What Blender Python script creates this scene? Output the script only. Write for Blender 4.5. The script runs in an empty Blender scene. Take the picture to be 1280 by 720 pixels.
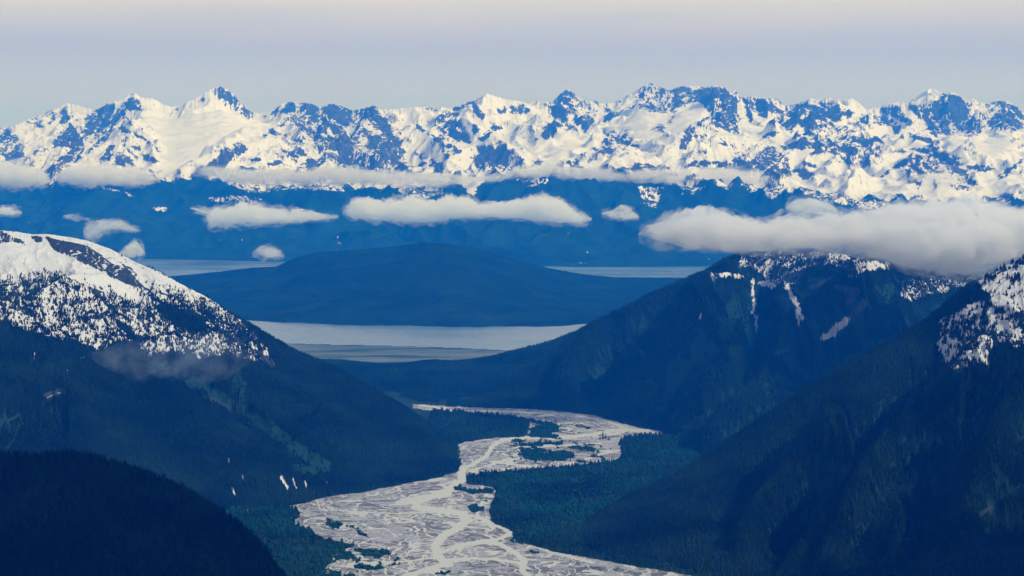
import bpy, bmesh, math, numpy as np
from math import radians

# ------------------------------------------------------------------ camera, world, sun, exposure
sc = bpy.context.scene
COL = sc.collection
CAMZ = 1500.0
FPX = 640.0 / math.tan(radians(15.0))
PITCH = math.atan(190.0 / FPX)
cam_d = bpy.data.cameras.new("camera")
cam = bpy.data.objects.new("camera", cam_d)
COL.objects.link(cam)
cam.location = (0, 0, CAMZ)
cam.rotation_euler = (math.pi / 2 - PITCH, 0, 0)
cam_d.sensor_width = 36.0
cam_d.lens = 18.0 / math.tan(radians(15.0))
cam_d.clip_start = 5.0
cam_d.clip_end = 300000.0
sc.camera = cam

SUN_EL, SUN_AZ = 40.0, 128.0          # azimuth clockwise from +Y (view direction)
HAZE_DENSITY = 5.0e-5
HAZE_COLOR = (0.004, 0.205, 1.0)

w = bpy.data.worlds.new("World")
sc.world = w
w.use_nodes = True
nt = w.node_tree
nt.nodes.clear()
wout = nt.nodes.new("ShaderNodeOutputWorld")
sky = nt.nodes.new("ShaderNodeTexSky")
sky.sky_type = 'NISHITA'
sky.sun_disc = False
sky.sun_elevation = radians(SUN_EL)
sky.sun_rotation = radians(SUN_AZ)
sky.altitude = 1500
bg1 = nt.nodes.new("ShaderNodeBackground")
bg1.inputs[1].default_value = 0.15
nt.links.new(sky.outputs[0], bg1.inputs[0])
tc = nt.nodes.new("ShaderNodeTexCoord")
sep = nt.nodes.new("ShaderNodeSeparateXYZ")
nt.links.new(tc.outputs['Generated'], sep.inputs[0])
mp = nt.nodes.new("ShaderNodeMapping")
mp.inputs['Scale'].default_value = (5.0, 5.0, 60.0)
nt.links.new(tc.outputs['Generated'], mp.inputs[0])
nz = nt.nodes.new("ShaderNodeTexNoise")
nz.inputs['Scale'].default_value = 1.0
nz.inputs['Detail'].default_value = 4.0
nt.links.new(mp.outputs[0], nz.inputs['Vector'])
m1 = nt.nodes.new("ShaderNodeMath"); m1.operation = 'MULTIPLY_ADD'
nt.links.new(nz.outputs[0], m1.inputs[0]); m1.inputs[1].default_value = 0.016
nt.links.new(sep.outputs[2], m1.inputs[2])
mr = nt.nodes.new("ShaderNodeMapRange")
mr.inputs['From Min'].default_value = 0.008
mr.inputs['From Max'].default_value = 0.128
nt.links.new(m1.outputs[0], mr.inputs[0])
cr = nt.nodes.new("ShaderNodeValToRGB")
STRATUS = [(0.00, (.44, .55, .90)), (0.12, (.47, .555, .90)), (0.20, (.51, .57, .88)), (0.28, (.49, .555, .90)),
           (0.36, (.46, .53, .89)), (0.46, (.52, .575, .87)), (0.54, (.63, .665, .83)), (0.64, (.745, .75, .785)), (1.0, (.75, .75, .80))]
els = cr.color_ramp.elements
while len(els) > 1:
    els.remove(els[0])
for i, (p, c) in enumerate(STRATUS):
    e = els[0] if i == 0 else els.new(p)
    e.position = p
    e.color = (*c, 1)
nt.links.new(mr.outputs[0], cr.inputs[0])
bg2 = nt.nodes.new("ShaderNodeBackground")
nt.links.new(cr.outputs[0], bg2.inputs[0])
bg2.inputs[1].default_value = 1.0
mr2 = nt.nodes.new("ShaderNodeMapRange")
mr2.inputs['From Min'].default_value = 0.20
mr2.inputs['From Max'].default_value = 0.75
nt.links.new(sep.outputs[2], mr2.inputs[0])
mx = nt.nodes.new("ShaderNodeMixShader")
nt.links.new(mr2.outputs[0], mx.inputs[0])
nt.links.new(bg2.outputs[0], mx.inputs[1])
nt.links.new(bg1.outputs[0], mx.inputs[2])
nt.links.new(mx.outputs[0], wout.inputs[0])

sun_d = bpy.data.lights.new("sun", 'SUN')
sun_d.energy = 3.1
sun_d.angle = radians(0.5)
sun_d.color = (1.0, 0.985, 0.975)
sun = bpy.data.objects.new("sun", sun_d)
COL.objects.link(sun)
sun.location = (0, 0, 6000)
sun.rotation_euler = (radians(90 - SUN_EL), 0, math.pi - radians(SUN_AZ))

sc.view_settings.view_transform = 'Standard'
sc.view_settings.look = 'None'
sc.view_settings.exposure = 0.0
sc.view_settings.gamma = 1.0
sc.cycles.use_denoising = True
sc.cycles.max_bounces = 16
sc.cycles.diffuse_bounces = 3
sc.cycles.glossy_bounces = 2
sc.cycles.transparent_max_bounces = 8
sc.cycles.volume_bounces = 16
sc.cycles.volume_max_steps = 256
sc.cycles.volume_step_rate = 1.0

# ------------------------------------------------------------------ helpers: view geometry, noise, masks
cP, sP = math.cos(PITCH), math.sin(PITCH)


def uv_of(px, py):
    """tangents (x/y, (z-CAMZ)/y) of the direction to a point of the traced layout"""
    px = np.asarray(px, float); py = np.asarray(py, float)
    a = (px - 640) / FPX; b = (360 - py) / FPX
    dy = cP + b * sP
    return a / dy, (-sP + b * cP) / dy


def px_of(x, y, z):
    dz = z - CAMZ
    dep = y * cP - dz * sP
    up = y * sP + dz * cP
    return 640 + FPX * x / dep, 360 - FPX * up / dep


def Y_at(py, z=0.0):
    u, v = uv_of(640, py)
    return (z - CAMZ) / v


def curve_u(pts):
    """list of (px, py) -> arrays u, v for interpolation over u"""
    p = np.array(pts, float)
    return uv_of(p[:, 0], p[:, 1])


class Noise:
    def __init__(self, seed):
        r = np.random.RandomState(seed)
        self.p = r.permutation(256)
        self.p = np.concatenate([self.p, self.p])
        a = r.rand(256) * 2 * np.pi
        self.g = np.stack([np.cos(a), np.sin(a)], 1)

    def __call__(self, x, y):
        xi = np.floor(x).astype(np.int64); yi = np.floor(y).astype(np.int64)
        xf = x - xi; yf = y - yi
        xi &= 255; yi &= 255
        u = xf * xf * xf * (xf * (xf * 6 - 15) + 10)
        v = yf * yf * yf * (yf * (yf * 6 - 15) + 10)
        p, g = self.p, self.g

        def gr(ix, iy, fx, fy):
            h = p[p[ix & 255] + (iy & 255)]
            gg = g[h]
            return gg[..., 0] * fx + gg[..., 1] * fy
        a = gr(xi, yi, xf, yf); b = gr(xi + 1, yi, xf - 1, yf)
        c = gr(xi, yi + 1, xf, yf - 1); d = gr(xi + 1, yi + 1, xf - 1, yf - 1)
        return (a + (b - a) * u + (c - a) * v + (a - b - c + d) * u * v) * 1.4


def fbm(n, x, y, octv=5, gain=0.5):
    s = 0; a = 1.0; t = 0
    for i in range(octv):
        s = s + a * n(x + 17.3 * i, y - 9.1 * i); t += a
        a *= gain; x = x * 2.03; y = y * 2.03
    return s / t


def ridged(n, x, y, octv=6, gain=0.5):
    s = 0; a = 1.0; t = 0; wgt = 1.0
    for i in range(octv):
        r = 1 - np.abs(n(x + 31.7 * i, y + 11.9 * i)) * 1.6
        r = np.clip(r, 0, 1) ** 2
        s = s + a * r * wgt; t += a
        wgt = np.clip(r * 1.6, 0, 1)
        a *= gain; x = x * 2.07; y = y * 2.07
    return s / t


def sstep(a, b, x):
    t = np.clip((x - a) / (b - a), 0, 1)
    return t * t * (3 - 2 * t)


# mask rasters over the traced layout (used once, while building, to decide rock / snow / wood per vertex)
RX0, RY0, RS = -200.0, 60.0, 2.0
RW, RH = int(1680 * RS), int(760 * RS)


def blank():
    return np.zeros((RH, RW), np.float32)


def fill(arr, poly, val=1.0):
    p = np.array(poly, float)
    X = (p[:, 0] - RX0) * RS; Yp = (p[:, 1] - RY0) * RS
    x0, x1 = int(max(0, X.min() - 1)), int(min(RW, X.max() + 2))
    y0, y1 = int(max(0, Yp.min() - 1)), int(min(RH, Yp.max() + 2))
    if x1 <= x0 or y1 <= y0:
        return
    gx, gy = np.meshgrid(np.arange(x0, x1) + .5, np.arange(y0, y1) + .5)
    ins = np.zeros(gx.shape, bool)
    n = len(p)
    for i in range(n):
        xa, ya, xb, yb = X[i], Yp[i], X[(i + 1) % n], Yp[(i + 1) % n]
        if ya == yb:
            continue
        c = ((ya > gy) != (yb > gy)) & (gx < (xb - xa) * (gy - ya) / (yb - ya) + xa)
        ins ^= c
    sub = arr[y0:y1, x0:x1]
    sub[ins] = val


def stroke(arr, pts, wpx, val=1.0, yscale=1.0):
    p = np.array(pts, float)
    for i in range(len(p) - 1):
        a, b = p[i], p[i + 1]
        ax, ay = (a[0] - RX0) * RS, (a[1] - RY0) * RS
        bx, by = (b[0] - RX0) * RS, (b[1] - RY0) * RS
        ww = wpx * RS
        x0, x1 = int(max(0, min(ax, bx) - ww)), int(min(RW, max(ax, bx) + ww + 1))
        y0, y1 = int(max(0, min(ay, by) - ww)), int(min(RH, max(ay, by) + ww + 1))
        if x1 <= x0 or y1 <= y0:
            continue
        gx, gy = np.meshgrid(np.arange(x0, x1) + .5, np.arange(y0, y1) + .5)
        dx, dy = bx - ax, (by - ay) / yscale
        L = dx * dx + dy * dy + 1e-9
        qx, qy = gx - ax, (gy - ay) / yscale
        t = np.clip((qx * dx + qy * dy) / L, 0, 1)
        d = np.hypot(qx - t * dx, qy - t * dy)
        sub = arr[y0:y1, x0:x1]
        m = np.clip(1.0 - (d / (ww * .5) - 0.6) / 0.8, 0, 1) * val
        np.maximum(sub, m, out=sub)


def blur(arr, r):
    for ax in (0, 1):
        c = np.cumsum(np.pad(arr, [(r + 1, r) if k == ax else (0, 0) for k in (0, 1)], mode='edge'), axis=ax, dtype=np.float64)
        if ax == 0:
            arr = (c[2 * r + 1:] - c[:-2 * r - 1]) / (2 * r + 1)
        else:
            arr = (c[:, 2 * r + 1:] - c[:, :-2 * r - 1]) / (2 * r + 1)
    return arr.astype(np.float32)


def look(arr, px, py):
    x = np.clip((px - RX0) * RS - .5, 0, RW - 1.001); y = np.clip((py - RY0) * RS - .5, 0, RH - 1.001)
    xi = x.astype(int); yi = y.astype(int)
    fx = x - xi; fy = y - yi
    return (arr[yi, xi] * (1 - fx) * (1 - fy) + arr[yi, xi + 1] * fx * (1 - fy)
            + arr[yi + 1, xi] * (1 - fx) * fy + arr[yi + 1, xi + 1] * fx * fy)


# ------------------------------------------------------------------ helpers: meshes
def mesh_obj(name, verts, faces, mat, attrs=None, smooth=True, parent=None):
    me = bpy.data.meshes.new(name)
    verts = np.ascontiguousarray(verts, np.float32); faces = np.ascontiguousarray(faces, np.int32)
    nv, (nf, k) = len(verts), faces.shape
    me.vertices.add(nv); me.vertices.foreach_set("co", verts.ravel())
    me.loops.add(nf * k); me.loops.foreach_set("vertex_index", faces.ravel())
    me.polygons.add(nf); me.polygons.foreach_set("loop_start", np.arange(0, nf * k, k, dtype=np.int32))
    me.polygons.foreach_set("use_smooth", np.full(nf, smooth, bool))
    me.update(calc_edges=True)
    for k2, a in (attrs or {}).items():
        at = me.attributes.new(k2, 'FLOAT', 'POINT')
        at.data.foreach_set("value", np.ascontiguousarray(a, np.float32).ravel())
    me.materials.append(mat)
    o = bpy.data.objects.new(name, me)
    COL.objects.link(o)
    if parent is not None:
        o.parent = parent
    return o


def tag(o, label=None, cat=None, group=None, kind=None):
    if label: o['label'] = label
    if cat: o['category'] = cat
    if group: o['group'] = group
    if kind: o['kind'] = kind
    return o


def grid_faces(nr, nc):
    i = np.arange(nr * nc).reshape(nr, nc)
    return np.stack([i[:-1, :-1], i[:-1, 1:], i[1:, 1:], i[1:, :-1]], -1).reshape(-1, 4)


def compact(verts, faces, attrs):
    used = np.zeros(len(verts), bool); used[faces.ravel()] = True
    idx = np.cumsum(used) - 1
    return verts[used], idx[faces], {k: v.ravel()[used] for k, v in attrs.items()}


def fit_skyline(U, Y, Z, vs, it=4, power=1.5, T=None):
    """scale the heights of each column so its highest line of sight reaches the traced ridge line"""
    for _ in range(it):
        V = np.where(T <= 1.03, (Z - CAMZ) / Y, -9.0)
        k = V.argmax(0)
        c = np.arange(Z.shape[1])
        zk = Z[k, c]; zt = CAMZ + vs * Y[k, c]
        r = zt / np.maximum(zk, 5)
        last = _ >= it - 3
        r = np.clip(r, 0.3, 3) if not last else np.clip(r, .9, 1.1)
        if not last:
            r = np.convolve(np.pad(r, 30, mode='edge'), np.hanning(63)[1:-1] / np.hanning(63).sum(), mode='valid')
        wgt = np.clip(Z / np.maximum(zk, 5), 0, 1) ** (power * 6 if last else power)
        Z = Z * (1 + (r - 1) * wgt)
    return Z


# ------------------------------------------------------------------ helpers: materials
def new_mat(name):
    m = bpy.data.materials.new(name)
    m.use_nodes = True
    m.node_tree.nodes.clear()
    return m, m.node_tree.nodes, m.node_tree.links


def node(N, t, **kw):
    n = N.new(t)
    for k, v in kw.items():
        if k == 'op': n.operation = v
        else: setattr(n, k, v)
    return n


def noise_tex(N, L, scale, detail=4, rough=.55, stretch=(1, 1, 1), dist=0):
    g = N.new("ShaderNodeNewGeometry")
    m = N.new("ShaderNodeMapping"); m.inputs['Scale'].default_value = tuple(scale * s for s in stretch)
    L.new(g.outputs['Position'], m.inputs[0])
    n = N.new("ShaderNodeTexNoise"); n.inputs['Scale'].default_value = 1
    n.inputs['Detail'].default_value = detail; n.inputs['Roughness'].default_value = rough
    n.inputs['Distortion'].default_value = dist
    L.new(m.outputs[0], n.inputs['Vector'])
    return n.outputs[0]


def attr(N, name):
    a = N.new("ShaderNodeAttribute"); a.attribute_name = name
    return a.outputs['Fac']


def maprange(N, L, src, a, b, c=0, d=1, smooth=True):
    m = N.new("ShaderNodeMapRange")
    if smooth: m.interpolation_type = 'SMOOTHSTEP'
    for i, v in zip((1, 2, 3, 4), (a, b, c, d)):
        m.inputs[i].default_value = v
    L.new(src, m.inputs[0])
    return m.outputs[0]


def math_(N, L, op, a, b=None, c=None):
    m = N.new("ShaderNodeMath"); m.operation = op
    for i, v in enumerate((a, b, c)):
        if v is None: continue
        if hasattr(v, 'node'): L.new(v, m.inputs[i])
        else: m.inputs[i].default_value = v
    return m.outputs[0]


def mixc(N, L, fac, a, b):
    m = N.new("ShaderNodeMix"); m.data_type = 'RGBA'
    if hasattr(fac, 'node'): L.new(fac, m.inputs[0])
    else: m.inputs[0].default_value = fac
    for i, v in ((6, a), (7, b)):
        if hasattr(v, 'node'): L.new(v, m.inputs[i])
        else: m.inputs[i].default_value = (*v, 1)
    return m.outputs[2]


def terrain_mat(name, rock_a, rock_b, wood_a, wood_b, meadow, fine, snow_c=(.62, .645, .70), bump=1.0, snow_noise=.5, soft=.06):
    m, N, L = new_mat(name)
    out = N.new("ShaderNodeOutputMaterial"); b = N.new("ShaderNodeBsdfPrincipled")
    b.inputs['Roughness'].default_value = .85
    b.inputs['Specular IOR Level'].default_value = 0
    n1 = noise_tex(N, L, 1 / (fine * 8), 6, .6)
    n2 = noise_tex(N, L, 1 / fine, 5, .65)
    n3 = noise_tex(N, L, 1 / (fine * 2.2), 5, .7, (1, 1, .35), 1.0)
    rock = mixc(N, L, maprange(N, L, n3, .35, .65), rock_a, rock_b)
    wood = mixc(N, L, maprange(N, L, n1, .38, .62), wood_a, wood_b)
    wood = mixc(N, L, maprange(N, L, math_(N, L, 'ADD', attr(N, 'meadow'), math_(N, L, 'MULTIPLY', math_(N, L, 'SUBTRACT', n2, .5), .6)), .4, .7), wood, meadow)
    base = mixc(N, L, maprange(N, L, math_(N, L, 'ADD', attr(N, 'rock'), math_(N, L, 'MULTIPLY', math_(N, L, 'SUBTRACT', n2, .5), .5)), .4, .6), wood, rock)
    s = math_(N, L, 'ADD', attr(N, 'snow'), math_(N, L, 'MULTIPLY', math_(N, L, 'SUBTRACT', n3, .5), snow_noise))
    sf = maprange(N, L, s, .5 - soft, .5 + soft)
    snow = mixc(N, L, maprange(N, L, n1, .3, .7), snow_c, tuple(c * .93 for c in snow_c))
    col = mixc(N, L, sf, base, snow)
    L.new(col, b.inputs['Base Color'])
    bp = N.new("ShaderNodeBump"); bp.inputs['Strength'].default_value = .6 * bump; bp.inputs['Distance'].default_value = fine * .6
    hgt = math_(N, L, 'MULTIPLY', n2, maprange(N, L, sf, 0, 1, 1.0, .35, False))
    L.new(hgt, bp.inputs['Height']); L.new(bp.outputs[0], b.inputs['Normal'])
    L.new(b.outputs[0], out.inputs[0])
    return m


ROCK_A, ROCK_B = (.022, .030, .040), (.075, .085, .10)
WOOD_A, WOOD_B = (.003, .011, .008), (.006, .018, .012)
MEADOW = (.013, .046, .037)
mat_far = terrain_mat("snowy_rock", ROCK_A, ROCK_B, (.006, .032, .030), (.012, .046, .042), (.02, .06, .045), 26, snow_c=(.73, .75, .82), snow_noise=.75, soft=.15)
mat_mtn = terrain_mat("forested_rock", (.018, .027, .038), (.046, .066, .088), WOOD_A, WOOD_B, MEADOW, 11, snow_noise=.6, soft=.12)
mat_isl = terrain_mat("island_woods", ROCK_A, ROCK_B, (.004, .018, .014), (.008, .030, .022), (.016, .042, .032), 45)

mt_tree, N, L = new_mat("conifer_foliage")
o_ = N.new("ShaderNodeOutputMaterial"); b_ = N.new("ShaderNodeBsdfPrincipled")
b_.inputs['Roughness'].default_value = .9; b_.inputs['Specular IOR Level'].default_value = 0
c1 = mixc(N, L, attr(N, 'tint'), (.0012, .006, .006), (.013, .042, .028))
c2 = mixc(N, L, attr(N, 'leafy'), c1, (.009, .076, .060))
L.new(c2, b_.inputs['Base Color']); L.new(b_.outputs[0], o_.inputs[0])

# ------------------------------------------------------------------ traced masks
def crop(x0, y0, s, poly):
    return [(x0 + x / s, y0 + y / s) for x, y in poly]


S5 = 1131 / 220.0
FAR_ROCK = {
    0: [[(330,440),(400,330),(450,270),(480,310),(530,370),(540,410),(480,435),(440,420)],
        [(540,250),(620,190),(700,150),(730,170),(710,260),(680,310),(620,340),(570,350),(560,300)],
        [(800,150),(850,90),(890,130),(930,200),(870,190),(830,190)], [(530,480),(690,345),(700,370),(560,480)],
        [(640,520),(690,430),(745,420),(700,520)], [(735,550),(740,480),(765,450),(820,490),(885,560)],
        [(290,590),(400,510),(480,440),(520,440),(440,520),(330,590)], [(10,520),(60,460),(150,465),(165,500),(100,525)],
        [(0,350),(60,330),(120,390),(50,410),(0,410)], [(390,280),(400,190),(430,160),(450,240),(430,280)],
        [(310,280),(350,220),(380,200),(340,280)], [(190,250),(330,195),(350,215),(220,250)],
        [(750,300),(830,320),(845,340),(780,325)], [(860,340),(930,370),(965,410),(920,390)],
        [(760,390),(810,430),(900,510),(860,490),(790,420)], [(840,410),(910,440),(900,460),(850,430)],
        [(900,480),(960,490),(1040,530),(960,525)], [(740,230),(760,180),(775,220),(720,300),(705,300)],
        [(780,190),(850,270),(830,270),(780,220)], [(130,300),(190,260),(280,300),(250,305),(200,275)],
        [(160,545),(240,520),(230,550),(180,555)], [(210,455),(240,455),(230,485),(210,480)],
        [(1065,335),(1105,360),(1080,355)], [(1000,420),(1050,470),(1010,445)], [(285,325),(325,340),(325,350)]],
    210: [[(150,600),(260,540),(400,410),(480,390),(515,450),(470,475),(420,500),(350,585),(260,580),(200,640),(140,625)],
        [(720,210),(780,135),(820,150),(800,220),(750,215)], [(650,230),(700,180),(720,200),(680,240)],
        [(850,155),(900,150),(960,180),(1010,250),(1131,350),(1131,375),(1050,330),(960,250),(880,190)],
        [(1010,180),(1060,150),(1131,200),(1131,290),(1080,240),(1030,250)], [(600,360),(660,310),(740,355),(680,350),(620,370)],
        [(560,370),(610,365),(600,385)], [(700,300),(740,270),(770,290),(740,305)],
        [(860,310),(910,300),(960,350),(1080,390),(1131,400),(1131,440),(1040,400),(960,380),(920,390),(900,340)],
        [(940,250),(1000,330),(1070,380),(1010,350),(940,290)], [(800,390),(840,380),(890,410),(850,400)],
        [(820,460),(850,430),(890,490),(860,490)], [(720,450),(765,445),(750,465)], [(765,460),(800,460),(860,510),(820,500)],
        [(810,580),(870,530),(920,505),(1010,505),(985,560),(920,580)], [(520,510),(600,500),(615,520),(550,530)],
        [(460,555),(540,560),(580,570),(500,580)], [(630,540),(740,518),(730,540),(660,550)],
        [(330,90),(350,60),(400,100),(445,160),(380,130),(340,120)], [(480,180),(540,200),(570,250),(520,220)],
        [(190,130),(240,115),(230,135)], [(45,175),(75,185),(60,195)], [(800,240),(860,290),(900,320),(860,320)],
        [(1040,430),(1131,440),(1131,470)], [(1100,460),(1131,470),(1131,530),(1100,520)], [(590,230),(640,225),(620,245)]],
    420: [[(150,185),(230,170),(300,240),(350,290),(330,330),(250,320),(200,260),(160,220)], [(320,350),(380,340),(425,410),(350,380)],
        [(210,350),(260,340),(290,380),(260,450),(210,430)], [(290,380),(350,400),(340,440),(300,440)],
        [(275,480),(300,468),(330,500),(325,522),(285,515)], [(0,180),(40,220),(90,300),(50,300),(0,240)],
        [(110,190),(140,190),(150,230),(120,230)], [(100,270),(140,270),(180,320),(110,310)], [(0,320),(60,370),(0,350)],
        [(60,330),(140,400),(100,380)], [(0,390),(60,440),(100,470),(40,450),(0,430)],
        [(30,460),(80,490),(150,530),(230,580),(220,595),(90,550),(20,530)], [(190,520),(260,565),(350,600),(280,590)],
        [(350,500),(390,470),(400,500),(370,530)], [(390,530),(440,530),(475,575),(420,570)],
        [(500,290),(570,310),(640,370),(700,360),(700,390),(640,385),(580,340),(510,310)], [(560,185),(620,170),(640,185),(600,195)],
        [(645,240),(675,215),(700,260),(660,270)], [(705,280),(740,280),(790,350),(780,380),(740,330)], [(800,370),(870,395),(860,415),(820,400)],
        [(750,180),(830,160),(885,135),(960,230),(940,245),(900,210),(870,160),(770,190)],
        [(910,380),(1000,310),(1040,285),(1075,290),(1060,315),(1010,330),(930,395)], [(880,290),(910,280),(925,320),(880,350)],
        [(680,460),(750,445),(810,455),(780,480),(740,490)], [(500,450),(550,480),(600,520),(540,490)],
        [(535,540),(600,530),(615,550),(560,558)], [(610,510),(680,540),(690,590),(620,595),(640,550)], [(710,580),(760,575),(740,600)],
        [(890,500),(960,470),(985,510),(930,525)], [(1000,530),(1040,440),(1060,430),(1040,490),(1090,490),(1060,540),(1020,560)],
        [(1020,200),(1090,165),(1100,210),(1060,220)], [(640,690),(700,650),(760,650),(830,720),(700,720)]],
    630: [[(0,170),(25,180),(20,215),(0,210)], [(30,170),(60,165),(80,220),(45,210)], [(85,170),(120,160),(160,190),(140,225),(95,230)],
        [(320,170),(335,125),(380,130),(385,165),(360,190)], [(370,200),(430,150),(470,220),(420,230),(400,290),(360,270),(350,230)],
        [(240,365),(260,320),(310,260),(340,300),(320,370),(280,385)], [(190,365),(230,380),(200,385)], [(490,260),(580,260),(570,290),(510,330)],
        [(640,190),(660,150),(710,205),(770,190),(720,235),(630,275),(650,230),(680,220)], [(710,150),(750,125),(765,145)],
        [(770,180),(840,155),(830,170)], [(860,80),(890,55),(900,120),(870,120)],
        [(850,190),(870,150),(930,130),(980,175),(1000,120),(1060,200),(1010,230),(950,210),(900,180)], [(1085,60),(1131,40),(1131,180),(1090,130)],
        [(1040,290),(1090,190),(1100,200),(1070,290)], [(930,320),(960,285),(1020,280),(1045,300),(1020,340),(960,335)],
        [(650,350),(700,310),(760,370),(800,410),(760,410),(700,360)], [(625,400),(640,375),(720,430),(660,420)],
        [(545,440),(570,430),(670,465),(600,465)], [(620,430),(640,425),(700,460),(670,460)], [(440,525),(460,505),(500,560),(545,590),(500,580)],
        [(480,480),(530,470),(510,500)], [(535,500),(560,520),(545,530)], [(700,590),(800,545),(870,535),(980,560),(985,580),(900,575),(860,595),(790,580)],
        [(80,540),(150,490),(120,525)], [(190,530),(260,510),(240,550),(200,540)], [(250,485),(320,500),(280,500)], [(500,120),(545,170),(520,150)],
        [(575,140),(600,130),(620,170),(600,170)], [(810,310),(870,340),(850,345)], [(360,90),(400,60),(430,90),(390,95)],
        [(930,25),(965,25),(950,40)], [(980,35),(1040,60),(1050,110),(1010,70)], [(0,610),(60,610),(30,650),(0,650)]],
    840: [[(0,60),(90,30),(130,70),(125,150),(60,160),(0,200)], [(140,80),(200,40),(290,50),(270,150),(270,220),(230,210),(200,160),(150,140)],
        [(290,60),(340,40),(385,110),(380,160),(330,150),(280,110)], [(385,80),(405,70),(420,130),(400,250),(435,350),(395,340),(380,200)],
        [(300,300),(330,210),(340,270),(375,320)], [(150,290),(230,225),(240,235),(170,300)], [(45,440),(60,380),(100,300),(150,310),(120,370),(90,455)],
        [(135,360),(170,350),(160,395)], [(185,340),(220,350),(215,390),(190,390)],
        [(450,120),(490,110),(560,180),(620,260),(540,220),(500,190),(520,280),(480,240),(470,180)],
        [(550,120),(640,150),(720,200),(720,240),(650,210),(580,170)], [(720,230),(790,170),(860,180),(870,210),(830,240),(760,235)],
        [(860,190),(930,200),(1010,270),(940,255),(870,235)], [(950,140),(985,150),(1010,220),(1075,290),(1040,270),(970,210)],
        [(540,380),(640,330),(700,330),(640,360)], [(700,420),(840,400),(930,400),(980,470),(920,480),(860,440),(740,440)],
        [(990,460),(1060,430),(1131,440),(1131,465),(1020,470)], [(50,580),(110,540),(200,525),(350,510),(370,580),(320,570),(290,535),(180,550)],
        [(380,510),(410,500),(455,570),(400,580)], [(470,590),(480,520),(560,470),(600,430),(650,430),(700,480),(660,500),(640,600),(560,590),(500,560)],
        [(660,560),(750,540),(790,580),(870,590),(920,600),(870,640),(800,610),(720,620),(680,600)], [(830,520),(900,530),(940,560),(870,550)],
        [(170,465),(230,455),(220,470)], [(250,430),(320,395),(360,420),(300,410)], [(30,520),(120,490),(100,510)],
        [(1100,200),(1131,200),(1131,240),(1105,230)], [(1050,180),(1080,160),(1090,200)]],
    1060: [[(560,140),(600,100),(640,90),(600,150),(590,200),(640,290),(655,350),(600,340),(570,250),(545,200)],
        [(650,90),(720,110),(770,200),(760,260),(740,340),(690,300),(650,240),(680,200),(640,140)], [(470,180),(510,200),(540,280),(600,340),(560,360),(510,310)],
        [(760,340),(770,270),(830,310),(820,330)], [(900,270),(950,200),(1000,190),(1060,220),(1090,290),(1040,325),(980,310),(970,230),(950,310),(920,310)],
        [(930,140),(1000,135),(1070,170),(1070,200),(1000,170)], [(200,190),(330,165),(350,210),(410,290),(350,260),(260,225)],
        [(170,280),(170,230),(250,230),(310,280),(370,370),(310,370),(280,300),(220,290)], [(65,260),(90,220),(140,220),(130,270),(155,320),(110,280)],
        [(0,185),(45,210),(20,240),(0,240)], [(380,340),(440,360),(540,370),(550,400),(500,400),(420,375)], [(530,420),(580,430),(590,445),(540,440)],
        [(60,400),(70,350),(110,400),(180,360),(210,390),(150,410),(100,425)], [(0,430),(60,450),(50,490),(0,480)], [(150,460),(215,490),(170,490)],
        [(200,635),(280,570),(400,490),(415,510),(320,570),(230,630)], [(370,580),(410,540),(470,530),(440,580),(390,600)], [(480,540),(520,550),(600,600),(520,600)],
        [(400,440),(480,440),(580,480),(690,520),(760,600),(800,640),(850,680),(780,690),(740,610),(640,570),(600,530),(540,490),(450,460)],
        [(750,545),(860,550),(990,570),(920,580),(860,590),(790,575)], [(940,640),(1050,560),(1131,500),(1131,530),(1040,600),(1010,640)],
        [(1090,590),(1131,560),(1131,600)], [(1020,410),(1060,375),(1120,380),(1050,400)], [(1060,440),(1131,400),(1131,430)],
        [(430,650),(480,660),(460,710)], [(1035,340),(1131,265),(1131,280),(1060,335)], [(275,460),(380,455),(390,462),(300,468)],
        [(390,160),(430,170),(470,250),(440,230)]]}
# areas where rock and snow mix in small patches
FAR_MIX = {0: [[(0,300),(120,290),(170,560),(0,560)], [(420,170),(760,160),(720,340),(560,380)], [(240,590),(520,420),(560,470),(330,620)]],
           210: [[(830,150),(1131,150),(1131,540),(1000,500),(880,330)], [(250,60),(350,40),(570,250),(450,240)]],
           420: [[(0,160),(250,160),(420,420),(520,600),(100,600),(0,540)], [(620,170),(740,170),(880,400),(700,520)], [(880,430),(1100,430),(1100,600),(880,560)]],
           630: [[(320,60),(450,60),(640,260),(360,300),(240,380)], [(860,30),(1131,40),(1131,200),(850,200)], [(620,300),(880,310),(880,420),(660,470)]],
           840: [[(0,30),(720,130),(1131,150),(1131,540),(950,460),(700,320),(450,120),(430,350),(280,330),(230,200)], [(380,480),(700,430),(800,620),(380,600)]],
           1060: [[(380,160),(860,120),(860,340),(560,360)], [(0,330),(230,390),(200,540),(0,560)], [(370,430),(700,500),(860,700),(400,700)], [(900,130),(1131,170),(1131,330),(900,320)]]}
rock_m = blank(); mix_m = blank(); smooth_m = blank(); snow_m = blank()
for x0, ps in FAR_ROCK.items():
    for p in ps: fill(rock_m, crop(x0, 100, S5, p))
for x0, ps in FAR_MIX.items():
    for p in ps: fill(mix_m, crop(x0, 100, S5, p))
S3 = 1238 / 430.0
fill(smooth_m, crop(0, 80, S3, [(520,150),(640,160),(860,190),(1000,190),(960,240),(800,300),(740,370),(620,400),(560,380),(590,300),(480,200)]))
for x0, p in ((630, [(600,290),(900,200),(1131,190),(1131,360),(1000,450),(850,420),(760,300),(560,420),(300,560),(50,560)]), (840, [(0,180),(200,170),(230,220),(60,400),(0,440)]),
              (1060, [(600,360),(900,350),(1131,350),(1131,380),(900,540),(700,480)]), (840, [(440,340),(680,250),(700,300),(500,380),(250,400)]), (0, [(430,150),(590,190),(520,240),(450,230)])):
    fill(smooth_m, crop(x0, 100, S5, p))
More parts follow.
